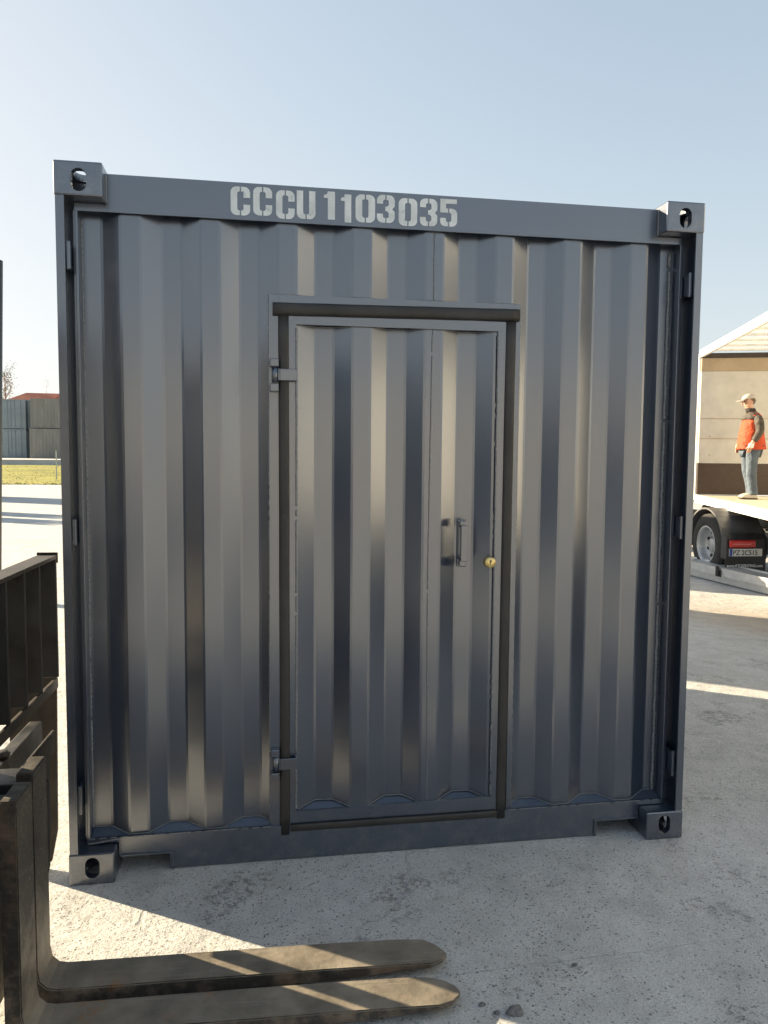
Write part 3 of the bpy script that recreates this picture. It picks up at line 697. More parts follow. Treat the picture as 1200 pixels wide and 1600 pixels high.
# ------------------------------------------------------------------ stones near the fork tips
def rock(name, loc, s, seed, label, tone):
    bm = nb(); bmesh.ops.create_icosphere(bm, subdivisions=3, radius=1)
    for v in bm.verts:
        n = noise.noise(v.co*1.3+Vector((seed, seed*2, 0)))*0.45+noise.noise(v.co*3+Vector((seed, 0, 5)))*0.15
        v.co = v.co*(1+n); v.co.x *= s[0]; v.co.y *= s[1]; v.co.z *= s[2]
    M = mat(name+'_stone', tone, rough=0.9, var=0.3, vscale=40, bump=0.6, bscale=60, bdist=0.003)
    return tag(obj(name, bm, M, loc=loc), label, 'stone')
rock('stone', (1.408, -0.868, 0.006), (0.026, 0.018, 0.012), 3, 'largest dark grey stone on the concrete beyond the fork tips', (0.16, 0.155, 0.15))
rock('stone', (1.355, -0.862, 0.003), (0.009, 0.007, 0.005), 8, 'small dark pebble just left of the largest stone', (0.13, 0.13, 0.13))
rock('stone', (1.322, -0.823, 0.003), (0.010, 0.007, 0.005), 12, 'small round pebble nearest the front fork tip', (0.15, 0.15, 0.15))
rock('stone', (1.66, -0.70, 0.003), (0.008, 0.006, 0.004), 15, 'lone small pebble far to the right of the fork tips', (0.14, 0.14, 0.14))

# ------------------------------------------------------------------ other containers (stacks in the distance, and the ones that throw the yard's shadows)
M_BGREY = mat('blue_grey_container_paint', (0.20, 0.245, 0.27), rough=0.5, var=0.12, vscale=1.2, stain=(0.13, 0.15, 0.16), sscale=1.6, sth=0.6)
M_BBROWN = mat('weathered_grey_container_paint', (0.20, 0.195, 0.175), rough=0.6, var=0.2, vscale=1.5, stain=(0.30, 0.29, 0.25), sscale=3, sth=0.6, stretch=(1, 1, 0.2))
def yard_container(label, loc, rz, m, length=6.058):
    t = thing('storage_container', label, 'container', loc, rz, None)
    W2, L2, H2 = 2.438, length, 2.591
    bm = nb()
    for x in (0, W2-0.12):
        for y in (0, L2-0.12): box(bm, x, x+0.12, y, y+0.12, 0, H2)
    for z0, z1 in ((0.03, 0.15), (H2-0.11, H2-0.01)):
        for x in (0.01, W2-0.08): box(bm, x, x+0.07, 0.1205, L2-0.1205, z0, z1)
        for y in (0.01, L2-0.08): box(bm, 0.1205, W2-0.1205, y, y+0.07, z0, z1)
    obj('frame', bm, m, t)
    nrm = int(L2/0.28)
    for s in (0, 1):
        bm = nb(); rows = []
        for z in (0.14, H2-0.1):
            r = []
            for k in range(nrm):
                y0 = 0.11+(L2-0.22)*k/nrm; p = (L2-0.22)/nrm
                for dy, d in ((0, 0.02), (p*0.25, 0.02), (p*0.5, 0.055), (p*0.75, 0.055)):
                    r.append(bm.verts.new((d if s == 0 else W2-d, y0+dy, z)))
            r.append(bm.verts.new((0.02 if s == 0 else W2-0.02, L2-0.11, z))); rows.append(r)
        for i in range(len(rows[0])-1): bm.faces.new((rows[0][i], rows[0][i+1], rows[1][i+1], rows[1][i]))
        obj('side_panel', bm, m, t)
    bm = nb(); box(bm, 0.05, W2-0.05, 0.05, L2-0.05, H2-0.06, H2-0.03); obj('roof', bm, m, t)
    bm = nb(); box(bm, 0.05, W2-0.05, L2-0.06, L2-0.04, 0.1, H2-0.1); obj('rear_panel', bm, m, t)
    for x0 in (0.125, W2/2+0.012):
        bm = nb(); box(bm, x0, x0+W2/2-0.137, 0.03, 0.07, 0.155, H2-0.115)
        d = obj('door', bm, m, t)
        bm = nb()
        for q in (0.3, 0.8): tube(bm, [(x0+q, 0.012, 0.16), (x0+q, 0.012, H2-0.12)], 0.018, 6)
        obj('lock_rod', bm, m, d)
    return t
proto = yard_container('upper blue grey container at the far left, above the bottom row', (-21.9, 70.0, 3.745), R(-1), M_BGREY)
def yc(label, loc, rz, m=None):
    return copy_tree(proto, loc, rz, label, swap=({M_BGREY: m} if m else None))
G1 = 'containers stacked beyond the grass'
proto['group'] = G1
x = -21.9
def setg(o): o['group'] = G1; return o
setg(yc('lower blue grey container at the far left, standing on the slab', (-21.9, 70.0, 1.13), R(-1)))
setg(yc('upper blue grey container beside the weathered brownish stack', (-19.42, 70.4, 3.745), R(-1)))
setg(yc('lower blue grey container set back beside the weathered brownish stack', (-19.42, 71.6, 1.13), R(-1)))
setg(yc('upper weathered grey container seen from its ribbed side behind the grass', (-18.62, 70.5, 3.745), R(-90+2), M_BBROWN))
setg(yc('lower weathered grey container seen from its ribbed side behind the grass', (-18.70, 70.3, 1.13), R(-90+2), M_BBROWN))
G2 = 'containers parked out of the picture'
def small_container(label, loc, rz):
    o = yard_container(label, loc, rz, M_BGREY, 3.05); o['group'] = G2; return o
c10 = small_container('short grey container standing close behind the main container', (0.0, 4.75, -0.01), 0)
for lb, loc, rz in (('short grey container standing farther behind the main container', (0.3, 11.3, -0.05), 0),
                    ('short grey container parked far left near the grass', (-10.6, 25.6, 0), R(57))):
    copy_tree(c10, loc, rz, lb)
M_DARKC = mat('dark_blue_container_paint', (0.04, 0.05, 0.065), rough=0.5, var=0.15, vscale=1.5)  # row added out of view so the wall ribs reflect something dark
for lb, loc in (('unseen dark blue container added for wall reflections, nearest the forklift', (-9.4, -9.6, 0)), ('unseen dark blue container added for wall reflections, middle of the row', (-9.5, -16.0, 0)),
                ('unseen dark blue container added for wall reflections, far end of the row', (-9.3, -22.4, 0))):
    o = yc(lb, loc, R(2), M_DARKC); o['group'] = 'unseen dark containers added for wall reflections'
M_WOOD = mat('weathered_pallet_wood', (0.33, 0.24, 0.15), rough=0.85, var=0.25, vscale=6)
ps = thing('unseen_pallet_stack', 'unseen stack of wooden pallets added to shadow the yard, nearer the camera', 'pallets', (-8.9, 18.3, 0), R(57), 'unseen pallet stacks added as shadow casters')  # added out of view to throw the shadow strips on the left ground
for k in range(13):
    bm = nb(); z = k*0.145
    for q in range(3): box(bm, q*0.45, q*0.45+0.1, 0, 1.2, z, z+0.1)
    for q in range(5): box(bm, 0, 1.0, q*0.275, q*0.275+0.1, z+0.101, z+0.122)
    obj('pallet', bm, M_WOOD, ps)
copy_tree(ps, (-9.1, 20.0, 0), R(57), 'unseen stack of wooden pallets added to shadow the yard, farther from the camera')
# concrete strip the far stacks stand on
bm = nb(); box(bm, -40, -6, 57.0, 82, 0.3, 1.12)
M_SLAB = mat('pale_concrete', (0.45, 0.45, 0.43), rough=0.85, var=0.12, vscale=0.8)
kind(obj('slab', bm, M_SLAB), 'structure', 'pale concrete slab beneath the far containers')

# ------------------------------------------------------------------ grass strip
bm = nb(); M_GRASS = mat('sunlit_grass', (0.22, 0.21, 0.012), rough=0.9, var=0.45, vscale=1.2, stain=(0.30, 0.24, 0.06), sscale=0.8, sth=0.55, stretch=(0.35, 1, 1), bump=0.8, bscale=6, bdist=0.1)
gxs = [-42+i*1.0 for i in range(40)]; gys = [38.6+0.8*j for j in range(23)]
vv = [[bm.verts.new((x_+0.5*noise.noise(Vector((y_, x_, 0))), y_+(0.8*noise.noise(Vector((x_*0.7, 0, 2))) if j == 0 else 0), gz(x_, y_)+0.03)) for x_ in gxs] for j, y_ in enumerate(gys)]
for j in range(len(gys)-1):
    for i in range(len(gxs)-1): bm.faces.new((vv[j][i], vv[j][i+1], vv[j+1][i+1], vv[j+1][i]))
rnd = random.Random(4)
for k in range(9000):
    x_ = rnd.uniform(-34, -6); y_ = 38.4+18.4*rnd.random()**1.2
    h = rnd.uniform(0.02, 0.07)*(1.6 if y_ < 39.5 else 1); a = rnd.uniform(0, 3.14); w = rnd.uniform(0.03, 0.08); z = gz(x_, y_)
    dx, dy = math.cos(a)*w, math.sin(a)*w
    bm.faces.new([bm.verts.new(p) for p in ((x_-dx, y_-dy, z), (x_+dx, y_+dy, z), (x_+rnd.uniform(-.05, .05), y_, z+h))])
kind(obj('grass', bm, M_GRASS), 'stuff', 'strip of sunlit yellow green grass before the far containers')
# marker post in the grass
bm = nb(); box(bm, -0.03, 0.03, -0.03, 0.03, -0.1, 1.62, 0.004); box(bm, -0.032, 0.032, -0.032, 0.032, 1.6205, 1.68)
tag(obj('marker_post', bm, mat('pale_post', (0.5, 0.5, 0.48), rough=0.7, var=0.1), loc=(-10.75, 44.3, gz(-10.75, 44.3))), 'thin pale marker post standing in the grass', 'post')

# ------------------------------------------------------------------ house with red roof and the bare poplar
hs = thing('house', 'house with a red tiled hip roof rising behind the far containers', 'house', (-24.0, 95.0, 1.1), R(4))
M_TILE = mat('red_roof_tiles', (0.42, 0.135, 0.075), rough=0.75, var=0.2, vscale=1.5, bump=0.5, bscale=8, bdist=0.05)
M_WALLH = mat('cream_render', (0.62, 0.56, 0.46), rough=0.85, var=0.06, vscale=1)
bm = nb(); box(bm, -6, 9, -5, 5, 0, 5.1); hw = obj('wall', bm, M_WALLH, hs)
bm = nb()
e0, e1 = (-6.6, -5.6), (9.6, 5.6); zE = 5.1; zR = 7.9
b4 = [bm.verts.new(p) for p in ((e0[0], e0[1], zE), (e1[0], e0[1], zE), (e1[0], e1[1], zE), (e0[0], e1[1], zE))]
r2 = [bm.verts.new((-2.2, 0, zR-0.25)), bm.verts.new((5.2, 0, zR-0.25))]
bm.faces.new((b4[0], b4[1], r2[1], r2[0])); bm.faces.new((b4[2], b4[3], r2[0], r2[1])); bm.faces.new((b4[1], b4[2], r2[1])); bm.faces.new((b4[3], b4[0], r2[0])); bm.faces.new(b4[::-1])
rf = obj('roof', bm, M_TILE, hs)
bm = nb(); w4 = [bm.verts.new(p) for p in ((0.2, -6.3, zE+0.02), (8.2, -6.3, zE+0.02), (8.2, 2.0, zE+0.02), (0.2, 2.0, zE+0.02))]
r3 = [bm.verts.new((3.0, -2.5, zR+0.35)), bm.verts.new((5.6, -0.5, zR+0.35))]
bm.faces.new((w4[0], w4[1], r3[0])); bm.faces.new((w4[1], w4[2], r3[1], r3[0])); bm.faces.new((w4[2], w4[3], r3[1])); bm.faces.new((w4[3], w4[0], r3[0], r3[1])); bm.faces.new(w4[::-1])
obj('roof_gable', bm, M_TILE, rf)
bm = nb(); box(bm, 4.9, 5.4, -0.9, -0.4, zR-0.4, zR+0.75); obj('chimney', bm, M_TILE, rf)
bm = nb(); tube(bm, [(0.0, 0, 6.8), (0.0, 0, 9.3)], 0.03, 6)
for i in range(5): tube(bm, [(-0.35, 0, 9.2-i*0.18), (0.35, 0, 9.2-i*0.18)], 0.015, 5)
obj('antenna', bm, M_ALU, rf)
for xx in (-4.5, -1.5, 3.5, 6.5):
    bm = nb(); box(bm, xx, xx+1.2, -5.05, -5.003, 2.9, 4.2); obj('window', bm, mat('window_glass', (0.05, 0.06, 0.07), rough=0.1), hs)
def tree(label, loc, H, spread, seed, nl, m_leaf, m_bark):
    rnd = random.Random(seed); t = thing('poplar_tree', label, 'tree', loc)
    bm = nb(); tube(bm, [(0,0,0), (0.05,0,H*0.4), (0,0.05,H*0.75), (0,0,H*0.98)], [0.22, 0.14, 0.07, 0.02], 8)
    tips = []
    for k in range(34):
        z0 = H*(0.18+0.75*k/34); a = rnd.uniform(0, 6.28); l = spread*(1.0-0.5*k/34)*rnd.uniform(0.6, 1.1)
        p1 = Vector((math.cos(a)*l*0.5, math.sin(a)*l*0.5, z0+l*0.7)); p2 = Vector((math.cos(a)*l, math.sin(a)*l, z0+l*1.8))
        tube(bm, [(0,0,z0), p1, p2], [0.05, 0.03, 0.01], 5); tips += [p1, p2, (p1+p2)/2]
        for q in range(3):
            p3 = p1.lerp(p2, rnd.random())+Vector((rnd.uniform(-.5,.5), rnd.uniform(-.5,.5), rnd.uniform(.2,.8))); tube(bm, [p1.lerp(p2, 0.4), p3], [0.018, 0.006], 4); tips.append(p3)
    obj('trunk', bm, m_bark, t)
    bm = nb()
    for k in range(nl):
        c = rnd.choice(tips)+Vector((rnd.gauss(0,.25), rnd.gauss(0,.25), rnd.gauss(0,.3)))
        u = Vector((rnd.gauss(0,1), rnd.gauss(0,1), rnd.gauss(0,1))).normalized()*0.08; w = u.orthogonal().normalized()*0.05
        bm.faces.new([bm.verts.new(c+q) for q in (u, w, -u, -w)])
    obj('crown', bm, m_leaf, t, fix=False)
    return t
M_LEAF = mat('sparse_leaves', (0.10, 0.12, 0.05), rough=0.8, var=0.4, vscale=2); M_BARK = mat('grey_bark', (0.30, 0.27, 0.23), rough=0.9, var=0.3, vscale=5)
tree('tall narrow nearly bare poplar at the far left, over the containers', (-29.2, 97, 1.1), 10.6, 1.3, 5, 900, M_LEAF, M_BARK)

# ------------------------------------------------------------------ curtain-side trailer (deck, headboard, roof) and its tractor unit
TO = (8.82, 10.40, -0.30); TR = R(-19.0)
tl = thing('semi_trailer', 'white open sided semi trailer with cream headboard, seen to the right of the container', 'trailer', TO, TR)
DW = 2.48; DL = 13.6; DZ = 1.20; RZ = 3.86
bm = nb(); box(bm, 0.03, DW-0.03, -DL, 0.0, DZ-0.03, DZ); obj('deck_floor', bm, M_FLOOR, tl)
for s in (0, 1):
    bm = nb(); xx = 0.0 if s == 0 else DW-0.028
    box(bm, xx, xx+0.028, -DL, 0.02, DZ-0.135, DZ+0.008, 0.003); sr = obj('side_rail', bm, M_WHITE, tl)
    if s == 0:
        bm = nb()
        k = 0
        yy = -0.35
        while yy > -DL:
            for d in (0, 0.09): lathe(bm, [(0,0),(0,0.012),(0.002,0.012),(0.002,0)], (-0.0022, yy-d, DZ-0.055), 'x', 8)
            if k % 3 == 1: box(bm, -0.003, 0, yy-0.28, yy-0.24, DZ-0.11, DZ-0.02)
            yy -= 0.42; k += 1
        obj('rail_holes', bm, M_INK, sr)
bm = nb(); box(bm, 0.55, 1.93, -DL, -0.05, DZ-0.42, DZ-0.035, 0.01); obj('chassis', bm, M_PLAST, tl)
bm = nb()
for k in range(18): box(bm, 0.06, DW-0.06, -0.5-k*0.72, -0.44-k*0.72, DZ-0.16, DZ-0.032)
obj('cross_member', bm, M_PLAST, tl)
# headboard
bm = nb(); box(bm, 0.03, DW-0.03, 0.0, 0.05, DZ+0.02, DZ+0.60); obj('headboard_plywood', bm, M_PLY, tl)
bm = nb(); box(bm, 0.03, DW-0.03, 0.0, 0.05, DZ+0.603, RZ-0.36)
hbp = obj('headboard_panel', bm, M_CREAM, tl)
bm = nb()
for z in (1.05, 1.42): box(bm, 0.03, DW-0.03, -0.006, -0.001, DZ+z, DZ+z+0.012)
for xx in (0.22, 0.9, 1.6, 2.2):
    for z in (0.75, 1.1): lathe(bm, [(0,0),(0,0.012),(0.004,0.012),(0.004,0)], (xx, -0.005, DZ+z), 'y', 8)
obj('panel_trim', bm, M_TANB, hbp)
bm = nb(); box(bm, 0.03, DW-0.03, -0.01, 0.05, RZ-0.357, RZ-0.12); obj('headboard_beam', bm, M_TANB, tl)
bm = nb(); box(bm, 0.03, DW-0.03, -0.03, 0.05, RZ-0.117, RZ-0.03); obj('headboard_header', bm, mat('dark_rubber_strip', (0.04, 0.03, 0.025), rough=0.6), tl)
for xx in (0.0, DW-0.1):
    bm = nb(); box(bm, xx-0.001, xx+0.10, 0.0505, 0.13, DZ-0.1, RZ-0.02, 0.004); obj('front_post', bm, M_ALU, tl)
for xx in (0.0, DW-0.1):
    bm = nb(); box(bm, xx, xx+0.10, -DL-0.02, -DL+0.10, DZ+0.01, RZ-0.10, 0.004); obj('rear_post', bm, M_ALU, tl)
for xx in (0.0, DW-0.06):
    bm = nb(); box(bm, xx, xx+0.06, -DL, 0.049, RZ-0.10, RZ+0.035, 0.004); obj('roof_rail', bm, M_WHITE, tl)
bm = nb()
n = 40
for k in range(n):
    y0 = -DL*k/n; y1 = -DL*(k+1)/n
    z0 = RZ+0.02+0.012*math.sin(k*1.3)
    bm.faces.new([bm.verts.new(p) for p in ((0.05, y0, z0), (DW-0.05, y0, z0), (DW-0.05, y1, z0), (0.05, y1, z0))])
obj('roof_tarp', bm, M_TARP, tl, fix=False)
for k in range(22):
    bm = nb(); box(bm, 0.062, DW-0.062, -0.35-k*0.6, -0.315-k*0.6, RZ-0.035, RZ-0.003); obj('roof_bow', bm, M_ALU, tl)
bm = nb(); 
for k in range(60):
    y0 = 0.0-DL*k/60; y1 = -DL*(k+1)/60; a, b = 0.02*math.sin(k*1.5), 0.02*math.sin((k+1)*1.5)
    bm.faces.new([bm.verts.new(p) for p in ((DW-0.01+a, y0, DZ-0.2), (DW-0.01+b, y1, DZ-0.2), (DW-0.01+b, y1, RZ-0.11), (DW-0.01+a, y0, RZ-0.11))])
obj('side_curtain', bm, M_TARP, tl, fix=False)
for yy in (-9.6, -10.9, -12.2):
    for s in (0, 1):
        bm = nb(); x0 = 0.02 if s == 0 else DW-0.32
        lathe(bm, [(0.0,0.0),(0.02,0.28),(0,0.30),(0,0.46),(0.03,0.5),(0.27,0.5),(0.3,0.46),(0.3,0.0)], (x0, yy, 0.5), 'x', 36); obj('wheel', bm, M_TYRE, tl)

# tractor
tk = thing('tractor_unit', 'black rear of lorry under the trailer with silver wheel, red lamp and plate', 'truck', (7.93+0.04, 9.93, -0.30), R(-5.5))
def wheel(x0, yc_, side):
    s = 1 if side == 0 else -1
    t = obj('tyre', (lambda b: (lathe(b, [(0.03*s,0.30),(0.0,0.32),(-0.002*s,0.36),(0.0,0.45),(0.025*s,0.492),(0.06*s,0.50),(0.26*s,0.50),(0.30*s,0.47),(0.31*s,0.30)], (x0, yc_, 0.50), 'x', 48, False), b)[-1])(nb()), M_TYRE, tk)
    bm = nb()
    lathe(bm, [(0.0,0.305),(-0.006*s,0.295),(0.0,0.280),(0.05*s,0.268),(0.11*s,0.262),(0.15*s,0.235),(0.17*s,0.17),(0.15*s,0.115),(0.10*s,0.10),(0.085*s,0.09),(0.085*s,0.0)], (x0, yc_, 0.50), 'x', 40, False)
    for k in range(10):
        a = k*2*math.pi/10; lathe(bm, [(0.135*s,0.0),(0.135*s,0.014),(0.17*s,0.014)], (x0, yc_+0.14*math.cos(a), 0.5+0.14*math.sin(a)), 'x', 6)
    rm = obj('rim', bm, M_RIM, t)
    bm = nb()
    for k in range(8):
        a = (k+0.5)*2*math.pi/8; lathe(bm, [(0.130*s,0.0),(0.130*s,0.026),(0.150*s,0.026)], (x0, yc_+0.203*math.cos(a), 0.5+0.203*math.sin(a)), 'x', 12)
    obj('rim_hole', bm, M_INK, rm)
wheel(0.03, -1.45, 0); wheel(DW-0.03, -1.45, 1)
bm = nb()   # mudguard arch over the wheel
arcp = [(-1.45+0.60*math.cos(R(a)), 0.50+0.60*math.sin(R(a))) for a in range(-8, 189, 12)]
arci = [(-1.45+0.575*math.cos(R(a)), 0.50+0.575*math.sin(R(a))) for a in range(188, -9, -12)]
prism(bm, arcp+arci, 'x', 0.0, 0.66); mg = obj('mudguard', bm, mat('faded_black_plastic', (0.10, 0.10, 0.10), rough=0.45, var=0.2, vscale=5), tk)
bm = nb(); prism(bm, [(-2.03, 0.36), (-2.03, 0.74), (-2.12, 0.74), (-2.20, 0.66), (-2.20, 0.36)], 'x', -0.02, 0.62); lp = obj('lamp_panel', bm, M_PLAST, tk)
YF = -2.2015
bm = nb(); box(bm, 0.01, 0.42, YF-0.045, YF, 0.540, 0.650, 0.018); tlmp = obj('tail_lamp', bm, M_RED, lp)
bm = nb(); box(bm, 0.06, 0.34, YF-0.048, YF-0.0455, 0.590, 0.600); obj('lamp_reflector', bm, mat('pale_red_reflector', (0.8, 0.25, 0.22), rough=0.2), tlmp)
bm = nb(); box(bm, 0.02, 0.54, YF-0.012, YF, 0.405, 0.519, 0.002); pl = obj('licence_plate', bm, M_PLATE, lp)
bm = nb(); box(bm, 0.022, 0.068, YF-0.0145, YF-0.0125, 0.408, 0.516); obj('plate_band', bm, M_BLUEP, pl)
def letters(txt, x, y, z, size, m, parent, name, depth=0.001, xs=1.0):
    cu = bpy.data.curves.new('txt', 'FONT'); cu.body = txt; cu.size = size; cu.extrude = depth; cu.offset = size*(0.03 if 'www' in txt else 0.012)
    o = bpy.data.objects.new('txt', cu); COL.objects.link(o)
    dg = bpy.context.evaluated_depsgraph_get(); dg.update(); me = bpy.data.meshes.new_from_object(o.evaluated_get(dg))
    bpy.data.objects.remove(o)
    xs0 = min(v.co.x for v in me.vertices)
    for v in me.vertices: v.co = Vector(((v.co.x-xs0)*xs+x, y-v.co.z, v.co.y+z))
    me.name = name; me.materials.clear(); me.materials.append(m)
    o = bpy.data.objects.new(name, me); COL.objects.link(o); o.parent = parent; return o
letters('PZ 2C515', 0.082, YF-0.0142, 0.424, 0.105, M_INK, pl, 'plate_number', xs=0.90)
bm = nb(); box(bm, -0.02, 0.62, YF+0.02, YF+0.032, 0.12, 0.358); mf = obj('mud_flap', bm, M_PLAST, tk)
letters('www.ATLRENTING.com', 0.0, YF+0.0185, 0.235, 0.060, M_LETT, mf, 'flap_lettering', xs=0.92)
bm = nb(); box(bm, 0.63, 1.85, YF-0.10, YF+0.12, 0.42, 0.78, 0.01); bp_ = obj('rear_cross_box', bm, M_GREYM, tk)
bm = nb(); box(bm, 0.72, 0.86, YF-0.106, YF-0.101, 0.62, 0.72, 0.001); obj('box_socket', bm, M_INK, bp_)
bm = nb(); box(bm, 0.72, 0.82, -4.0+1.9, 3.2, 0.55, 0.80); box(bm, 1.66, 1.76, -4.0+1.9, 3.2, 0.55, 0.80); obj('frame_rail', bm, M_PLAST, tk)
bm = nb(); prism(bm, [(1.9, 1.0), (3.95, 1.0), (4.0, 1.4), (3.85, 3.0), (2.15, 3.6), (1.9, 3.5)], 'x', 0.06, 2.42); cabn = obj('cab', bm, M_WHITE, tk)
bm = nb(); box(bm, 0.056, 0.0595, 2.95, 3.75, 1.75, 2.5); obj('cab_window', bm, mat('dark_glass', (0.02, 0.02, 0.025), rough=0.1), cabn)
wheel(0.05, 2.6, 0); wheel(DW-0.05, 2.6, 1)
# aluminium beam on the ground in front of the wheel
BA, BB = Vector((7.501, 8.33, -0.05)), Vector((7.606, 6.576, -0.05))
bd = (BA-BB).normalized()
bmn = thing('loading_ramp', 'long grey aluminium loading ramp lying on the ground before the lorry wheel', 'ramp', (BB.x, BB.y, -0.285), -math.atan2(bd.x, bd.y))
bm = nb(); prism(bm, [(0.0, 0.115), (0.07, 0.115), (0.07, 0.0), (0.37, 0.0), (0.37, 0.115), (0.44, 0.115), (0.44, 0.235), (0.41, 0.235), (0.41, 0.215), (0.03, 0.215), (0.03, 0.235), (0.0, 0.235)], 'y', -2.4, 3.4); obj('profile', bm, M_ALU, bmn)
bm = nb(); box(bm, -0.014, -0.0005, 0.98, 1.10, 0.10, 0.20, 0.004); box(bm, -0.04, -0.0145, 1.01, 1.07, 0.12, 0.26, 0.004); obj('latch', bm, M_PLAST, bmn)

# ------------------------------------------------------------------ the man on the deck
def skin_mesh(name, nodes, edges, m, parent, sub=2):
    me = bpy.data.meshes.new(name); me.from_pydata([n_[0] for n_ in nodes], edges, [])
    o = bpy.data.objects.new(name, me); COL.objects.link(o)
    md = o.modifiers.new('s', 'SKIN'); md.branch_smoothing = 0.3; sd = o.modifiers.new('d', 'SUBSURF'); sd.levels = sub; sd.render_levels = sub
    for i, n_ in enumerate(nodes):
        r = n_[1]; r = r if isinstance(r, tuple) else (r, r); me.skin_vertices[0].data[i].radius = r
    me.skin_vertices[0].data[0].use_root = True
    dg = bpy.context.evaluated_depsgraph_get(); dg.update(); new = bpy.data.meshes.new_from_object(o.evaluated_get(dg))
    bpy.data.objects.remove(o)
    for p in new.polygons: p.use_smooth = True
    new.materials.clear(); new.materials.append(m); new.name = name
    o = bpy.data.objects.new(name, new); COL.objects.link(o); o.parent = parent; return o
def trailer_pt(x, y, z):
    c, s = math.cos(TR), math.sin(TR); return (TO[0]+c*x-s*y, TO[1]+s*x+c*y, TO[2]+z)
# local frame of the figure: +x is where he faces; y>0 his left (towards the viewer)
pm = thing('person', 'man in orange work jacket, grey cap and jeans standing on the trailer deck', 'person', trailer_pt(0.60, -1.22, DZ+0.001), R(172))
M_SKIN = mat('skin', (0.55, 0.30, 0.20), rough=0.5, var=0.08, vscale=12)
M_ORANGE = mat('orange_jacket_cloth', (0.44, 0.046, 0.006), rough=0.75, var=0.15, vscale=10, bump=1.0, bscale=7, bdist=0.07)
M_DKJ = mat('brown_grey_jacket_cloth', (0.06, 0.05, 0.04), rough=0.8, var=0.15, vscale=10, bump=1.0, bscale=9, bdist=0.06)
M_COLR = mat('dark_collar_cloth', (0.03, 0.022, 0.02), rough=0.85, var=0.2, vscale=20)
M_JEAN = mat('faded_grey_jeans', (0.075, 0.097, 0.125), rough=0.85, var=0.25, vscale=7, bump=1.0, bscale=7, bdist=0.06)
M_CAP = mat('light_grey_cap', (0.42, 0.38, 0.33), rough=0.8, var=0.1, vscale=20)
M_HAIR = mat('brown_grey_hair', (0.12, 0.08, 0.06), rough=0.8, var=0.3, vscale=60)
M_SHOE = mat('pale_work_shoe', (0.52, 0.47, 0.38), rough=0.7, var=0.2, vscale=20)
M_SOLE = mat('dark_sole', (0.06, 0.05, 0.04), rough=0.8)
M_GLOVE = mat('white_glove', (0.75, 0.72, 0.66), rough=0.8)
nodes = [((0.00, 0.0, 0.93), (0.15, 0.11)), ((0.00, 0.0, 1.10), (0.15, 0.11)), ((-0.01, 0.0, 1.30), (0.17, 0.12)), ((0.0, 0.0, 1.43), (0.12, 0.09)),
         ((0.03, 0.0, 1.50), 0.055), ((0.065, 0.0, 1.57), (0.07, 0.065)), ((0.085, 0.0, 1.655), (0.098, 0.078)), ((0.07, 0.0, 1.715), (0.085, 0.07)),
         ((0.02, 0.16, 1.38), 0.045), ((-0.02, 0.24, 1.14), 0.048), ((0.10, 0.22, 0.93), 0.032), ((0.125, 0.215, 0.885), (0.035, 0.022)),
         ((0.02, -0.16, 1.38), 0.045), ((-0.02, -0.24, 1.14), 0.048), ((0.10, -0.21, 0.93), 0.032), ((0.125, -0.20, 0.885), (0.035, 0.022)),
         ((0.01, 0.10, 0.86), 0.09), ((0.03, 0.11, 0.50), 0.060), ((-0.02, 0.11, 0.12), 0.045), ((0.00, 0.11, 0.05), 0.040), ((0.12, 0.12, 0.035), 0.032),
         ((0.00, -0.10, 0.86), 0.09), ((0.00, -0.11, 0.50), 0.060), ((-0.10, -0.11, 0.12), 0.045), ((-0.08, -0.11, 0.05), 0.040), ((0.04, -0.12, 0.035), 0.032)]
edges = [(0,1),(1,2),(2,3),(3,4),(4,5),(5,6),(6,7),(3,8),(8,9),(9,10),(10,11),(3,12),(12,13),(13,14),(14,15),(0,16),(16,17),(17,18),(18,19),(19,20),(0,21),(21,22),(22,23),(23,24),(24,25)]
for hb, sgn in ((11, 1), (15, -1)):     # fingers and thumb, slightly curled
    b_ = Vector(nodes[hb][0])
    for k, (off, ln) in enumerate(((0.026, 0.070), (0.009, 0.078), (-0.009, 0.074), (-0.026, 0.060))):
        i = len(nodes); nodes += [((b_.x+off+0.006, b_.y, b_.z-0.035), 0.0095), ((b_.x+off+0.014, b_.y-0.006*sgn, b_.z-0.035-ln*0.5), 0.0088), ((b_.x+off+0.016, b_.y-0.022*sgn, b_.z-0.035-ln*0.9), 0.0075)]
        edges += [(hb, i), (i, i+1), (i+1, i+2)]
    i = len(nodes); nodes += [((b_.x+0.040, b_.y-0.012*sgn, b_.z-0.010), 0.011), ((b_.x+0.058, b_.y-0.026*sgn, b_.z-0.042), 0.009)]; edges += [(hb, i), (i, i+1)]
skin_mesh('body', nodes, edges, M_SKIN, pm)
# facial features belong to the head surface
bm = nb()
prism(bm, [(0.165, 1.655), (0.198, 1.612), (0.170, 1.604)], 'y', -0.012, 0.012); obj('nose', bm, M_SKIN, pm)
for s in (-1, 1):
    bm = nb(); bmesh.ops.create_uvsphere(bm, u_segments=10, v_segments=8, radius=0.012)
    for v in bm.verts: v.co += Vector((0.160, 0.03*s, 1.648))
    obj('eye', bm, M_HAIR, pm)
    bm = nb(); bmesh.ops.create_uvsphere(bm, u_segments=12, v_segments=8, radius=1)
    for v in bm.verts: v.co = Vector((0.060+v.co.x*0.020, s*(0.084+v.co.y*0.008), 1.632+v.co.z*0.032))
    obj('ear', bm, M_SKIN, pm)
bm = nb(); box(bm, 0.150, 0.170, -0.022, 0.022, 1.578, 1.585, 0.002); obj('mouth', bm, mat('lips', (0.35, 0.13, 0.10), rough=0.5), pm)
bm = nb(); bmesh.ops.create_uvsphere(bm, u_segments=20, v_segments=14, radius=1)
